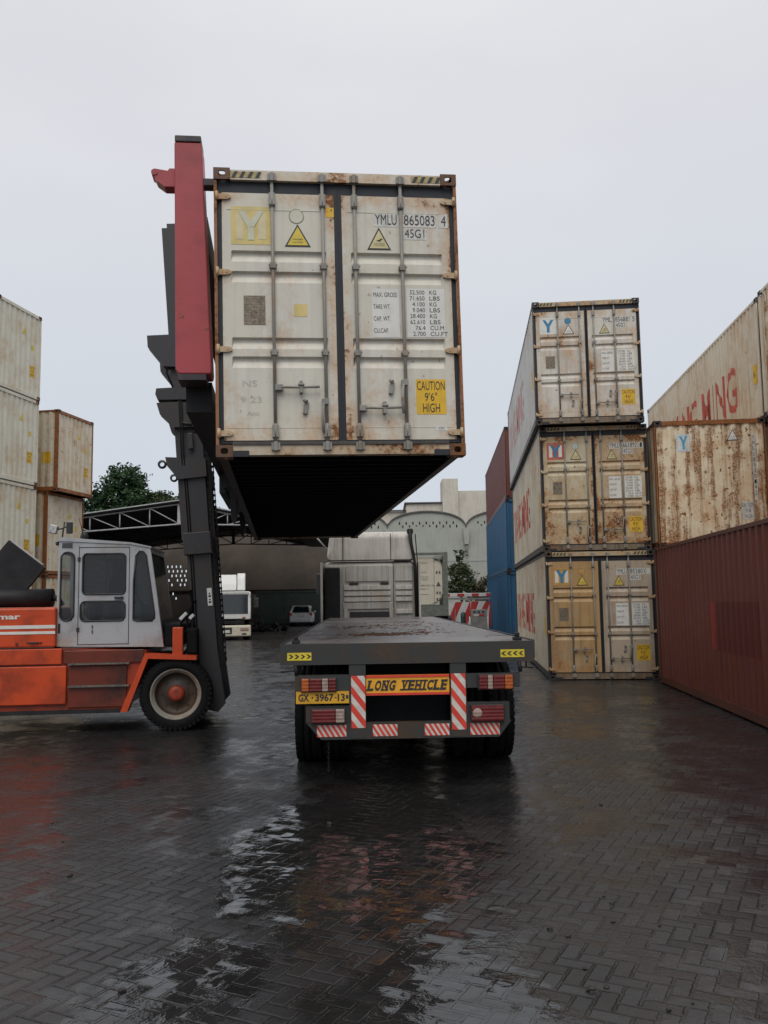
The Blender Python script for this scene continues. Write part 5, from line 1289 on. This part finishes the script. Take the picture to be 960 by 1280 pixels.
tree('bush', 'brownish green bush beside the young tree, partly behind the blue containers', 'bush', 6.0, 52.5, 3.4, [(0,0,2.5,.9,.7,.6),(.5,0,3.0,.55,.5,.4),(-.6,0,2.2,.6,.6,.5),(.2,0,1.7,1.1,.8,.5)], 4200, .085, M['leaf3'], 15, trunk=.07)

# ------------------------------------------------------------------ wet block paving
m, N = mat('wet_paving'); tc = N.n('ShaderNodeTexCoord').outputs['Object']
rot = N.mapv(tc, (10.2,10.2,1), rot=(0,0,R(27)))
sx, sy, _ = N.sep(rot)
ii, jj = N.m('FLOOR', sx), N.m('FLOOR', sy); fx, fy = N.m('SUBTRACT', sx, ii), N.m('SUBTRACT', sy, jj)
k4 = N.m('FLOORED_MODULO', N.m('SUBTRACT', ii, jj), 4.)
eq = lambda v: N.m('COMPARE', k4, float(v), .1)
e0, e1, e2, e3 = eq(0), eq(1), eq(2), eq(3)
dl = N.m('ADD', fx, e1); dr = N.m('ADD', N.m('SUBTRACT', 1., fx), e0); db = N.m('ADD', fy, e2); dt = N.m('ADD', N.m('SUBTRACT', 1., fy), e3)
dmin = N.m('MINIMUM', N.m('MINIMUM', dl, dr), N.m('MINIMUM', db, dt))
bid = N.comb(N.m('SUBTRACT', ii, e1), N.m('SUBTRACT', jj, e2))
wn = N.n('ShaderNodeTexWhiteNoise'); wn.noise_dimensions = '2D'; N.lk(bid, wn.inputs['Vector']); rndb = wn.outputs['Value']; rndc = wn.outputs['Color']
wob = N.noise(tc, 30, 3, .6)
joint = N.rng(N.m('ADD', dmin, N.m('MULTIPLY', N.m('SUBTRACT', wob, .5), .16)), .0, .15)          # 0 in joint, 1 on block
n1 = N.noise(tc, .35, 5, .6); n2 = N.noise(tc, 1.7, 5, .6, .4); n3 = N.noise(tc, 9, 4, .65); n4 = N.noise(tc, 60, 3, .6)
# silt fills the joints in places
silt = N.rng(N.m('ADD', N.m('MULTIPLY', n2, .6), N.m('MULTIPLY', n1, .5)), .44, .62)
jv = N.m('MAXIMUM', joint, N.m('MULTIPLY', silt, .85))
base = N.mix(rndb, (.009,.0094,.0105), (.022,.0226,.0245))
base = N.mix(N.rng(n3, .35, .65, 0., .5), base, (.016,.016,.017))
red = N.rng(N.noise(N.mapv(tc, (1,1,1), loc=(3.7,8.1,0)), .33, 5, .62), .53, .66)
base = N.mix(N.m('MULTIPLY', red, .26), base, (.046,.023,.016))
base = N.mix(N.m('MULTIPLY', silt, .35), base, (.024,.022,.020))
stain = N.rng(N.noise(N.mapv(tc, (1,.35,1), rot=(0,0,R(-12)), loc=(5,2,0)), 1.1, 6, .65), .52, .66)
base = N.mix(N.m('MULTIPLY', stain, .65), base, (.010,.0095,.009))
pale = N.rng(N.noise(N.mapv(tc, (1,1,1), loc=(1.3,9.7,0)), 2.3, 6, .7), .60, .72)
base = N.mix(N.m('MULTIPLY', pale, .45), base, (.052,.051,.050))
col = N.mix(jv, (.008,.0075,.007), base)
# standing water: broad low spots
X_, Y_, _z = N.sep(tc)
def blob(cx, cy, rx, ry):
    a_ = N.m('DIVIDE', N.m('SUBTRACT', X_, cx), rx); c_ = N.m('DIVIDE', N.m('SUBTRACT', Y_, cy), ry)
    return N.m('SUBTRACT', 1., N.m('SQRT', N.m('ADD', N.m('MULTIPLY', a_, a_), N.m('MULTIPLY', c_, c_))))
pool = N.m('MAXIMUM', blob(-.1, 6.9, .95, 2.9), N.m('MAXIMUM', blob(.38, 4.25, .50, .62), N.m('MAXIMUM', blob(-.80, 6.5, .48, 1.5), blob(-1.0, 4.4, .5, .8))))
pool = N.m('ADD', N.m('MULTIPLY', pool, .55), N.m('ADD', N.m('MULTIPLY', N.m('SUBTRACT', n2, .5), 1.1), N.m('MULTIPLY', N.m('SUBTRACT', n3, .5), .45)))
water = N.rng(pool, .0, .16)
deep = N.rng(pool, .16, .42)                                  # only the lowest spots drown the blocks
film = N.rng(N.m('ADD', N.m('MULTIPLY', n1, .55), N.m('MULTIPLY', n2, .45)), .40, .60)
rough = N.m('ADD', N.rng(film, 0, 1, .37, .16), N.m('MULTIPLY', N.m('SUBTRACT', n3, .5), .22))
rough = N.m('ADD', N.m('MULTIPLY', rough, N.m('SUBTRACT', 1., water)), N.m('MULTIPLY', water, N.rng(deep, 0., 1., .06, .04)))
col = N.mix(N.m('MULTIPLY', water, .45), col, (.014,.013,.012))
rc_ = N.n('ShaderNodeSeparateColor'); N.lk(rndc, rc_.inputs[0])
bx_, by_ = N.m('SUBTRACT', sx, N.m('SUBTRACT', ii, e1)), N.m('SUBTRACT', sy, N.m('SUBTRACT', jj, e2))
btilt = N.m('ADD', N.m('MULTIPLY', N.m('SUBTRACT', bx_, .7), N.m('SUBTRACT', rc_.outputs[0], .5)), N.m('MULTIPLY', N.m('SUBTRACT', by_, .7), N.m('SUBTRACT', rc_.outputs[1], .5)))
tilt = N.m('ADD', N.m('MULTIPLY', N.m('SUBTRACT', rndb, .5), .34), N.m('MULTIPLY', btilt, .9))
hgt = N.m('ADD', N.m('MULTIPLY', jv, .55), N.m('ADD', N.m('MULTIPLY', n3, .38), N.m('ADD', N.m('MULTIPLY', n4, .10), tilt)))
hw1 = N.m('ADD', N.m('MULTIPLY', N.noise(N.mapv(tc, (.8,1.2,1)), 5., 2, .5), .55), N.m('ADD', N.m('MULTIPLY', n3, .18), N.m('ADD', N.m('MULTIPLY', jv, .50), N.m('MULTIPLY', btilt, 1.15))))
hw2 = N.m('ADD', N.m('MULTIPLY', N.noise(N.mapv(tc, (.8,1.25,1)), 4., 2, .5), .95), N.m('ADD', N.m('MULTIPLY', jv, .26), N.m('MULTIPLY', btilt, .6)))
hw = N.m('ADD', N.m('MULTIPLY', hw1, N.m('SUBTRACT', 1., deep)), N.m('MULTIPLY', hw2, deep))
hgt = N.m('ADD', N.m('MULTIPLY', hgt, N.m('SUBTRACT', 1., water)), N.m('MULTIPLY', hw, water))
N.out(col, rough, 0., hgt, bs=.8, bd=.012, spec=.42)
M['paving'] = m
b = MB(); b.face([(-300,-120,0),(300,-120,0),(300,600,0),(-300,600,0)]); gnd_ = b.build('ground', m); struct(gnd_)
b = MB(); rnd = random.Random(9)
def clod(x, y, s_):
    t = bmesh.new(); bmesh.ops.create_icosphere(t, subdivisions=2, radius=s_)
    for v in t.verts: v.co *= rnd.uniform(.7, 1.25); v.co.z *= .6
    b.M = Matrix.Translation((x,y,s_*.3)); b.add(t); b.M = Matrix(); t.free()
for _ in range(150):
    x = rnd.gauss(2.2, 1.5); y = rnd.uniform(4.0, 15); clod(x, y, rnd.uniform(.004, .012))
for x, y, s_ in ((.95,4.33,.024),(1.03,4.36,.015),(1.25,4.12,.014),(.98,5.0,.016),(.9,5.1,.018),(1.35,5.5,.016),(1.28,5.2,.014),(.5,7.2,.02),(1.9,8.0,.02),(-1.3,4.4,.02),(-2.2,6.2,.02),(-.5,7.5,.018)): clod(x, y, s_)
for _ in range(60): clod(rnd.uniform(-4,0), rnd.uniform(5,11), rnd.uniform(.004, .011))
cl = b.build('mud_crumbs', M['mud']); cl['kind'] = 'stuff'; tag(cl, 'small dark mud crumbs scattered over the wet paving', 'mud')

# ------------------------------------------------------------------ sky, light, camera
w = bpy.data.worlds.new('World'); S.world = w; w.use_nodes = True
N = NT(w.node_tree)
ELEV, AZ = 52., 184.       # soft light from behind the camera, a little to the left
sky = N.n('ShaderNodeTexSky'); sky.sky_type = 'NISHITA'; sky.sun_disc = False; sky.sun_elevation = R(ELEV); sky.sun_rotation = R(AZ); sky.dust_density = 3.; sky.air_density = 1.2
g = N.n('ShaderNodeTexCoord').outputs['Generated']; gz = N.sep(g)[2]
cl1 = N.noise(N.mapv(g, (1,1,2.2)), 1.6, 5, .55)
grad = N.mix(N.rng(gz, 0., .55), (5.7,6.35,7.1), (7.2,7.3,7.6)); grad = N.mix(N.rng(gz, .5, 1.), grad, (11.5,11.4,11.3))
grad = N.mix(N.rng(cl1, .38, .66, 0., .38), grad, (6.1,6.25,6.75))
over = N.mix(.94, sky.outputs[0], grad)              # a closed overcast deck in front of the clear sky
bg = N.n('ShaderNodeBackground'); bg.inputs[1].default_value = .108; N.lk(over, bg.inputs[0])
o_ = N.n('ShaderNodeOutputWorld'); N.lk(bg.outputs[0], o_.inputs[0])
sd = bpy.data.lights.new('sun', 'SUN'); sd.energy = 1.3; sd.angle = R(40); sd.color = (1.,.965,.91)
so = bpy.data.objects.new('sun', sd); COL.objects.link(so)
az = R(AZ); dirv = Vector((math.sin(az)*math.cos(R(ELEV)), math.cos(az)*math.cos(R(ELEV)), math.sin(R(ELEV))))
so.rotation_euler = dirv.to_track_quat('Z', 'Y').to_euler(); so.location = (0,-10,30)

cd = bpy.data.cameras.new('camera'); cam = bpy.data.objects.new('camera', cd); COL.objects.link(cam)
cd.sensor_width = 36; cd.sensor_fit = 'VERTICAL'; cd.sensor_height = 36; cd.lens = 1085.3/1280*36; cd.clip_end = 2000; cd.clip_start = .05
p_, r_ = R(5.766), R(-.854)
F = Vector((0, math.cos(p_), math.sin(p_))); Rt = Vector((1,0,0)); U = Rt.cross(F)
R2 = Rt*math.cos(r_)+U*math.sin(r_); U2 = -Rt*math.sin(r_)+U*math.cos(r_)
cam.matrix_world = Matrix(((R2.x,U2.x,-F.x,0),(R2.y,U2.y,-F.y,0),(R2.z,U2.z,-F.z,1.861),(0,0,0,1)))
S.camera = cam
S.view_settings.view_transform = 'Standard'; S.view_settings.look = 'None'; S.view_settings.exposure = 0.; S.view_settings.gamma = 1.
S.view_settings.use_curve_mapping = False
S.cycles.max_bounces = 6; S.cycles.use_denoising = True
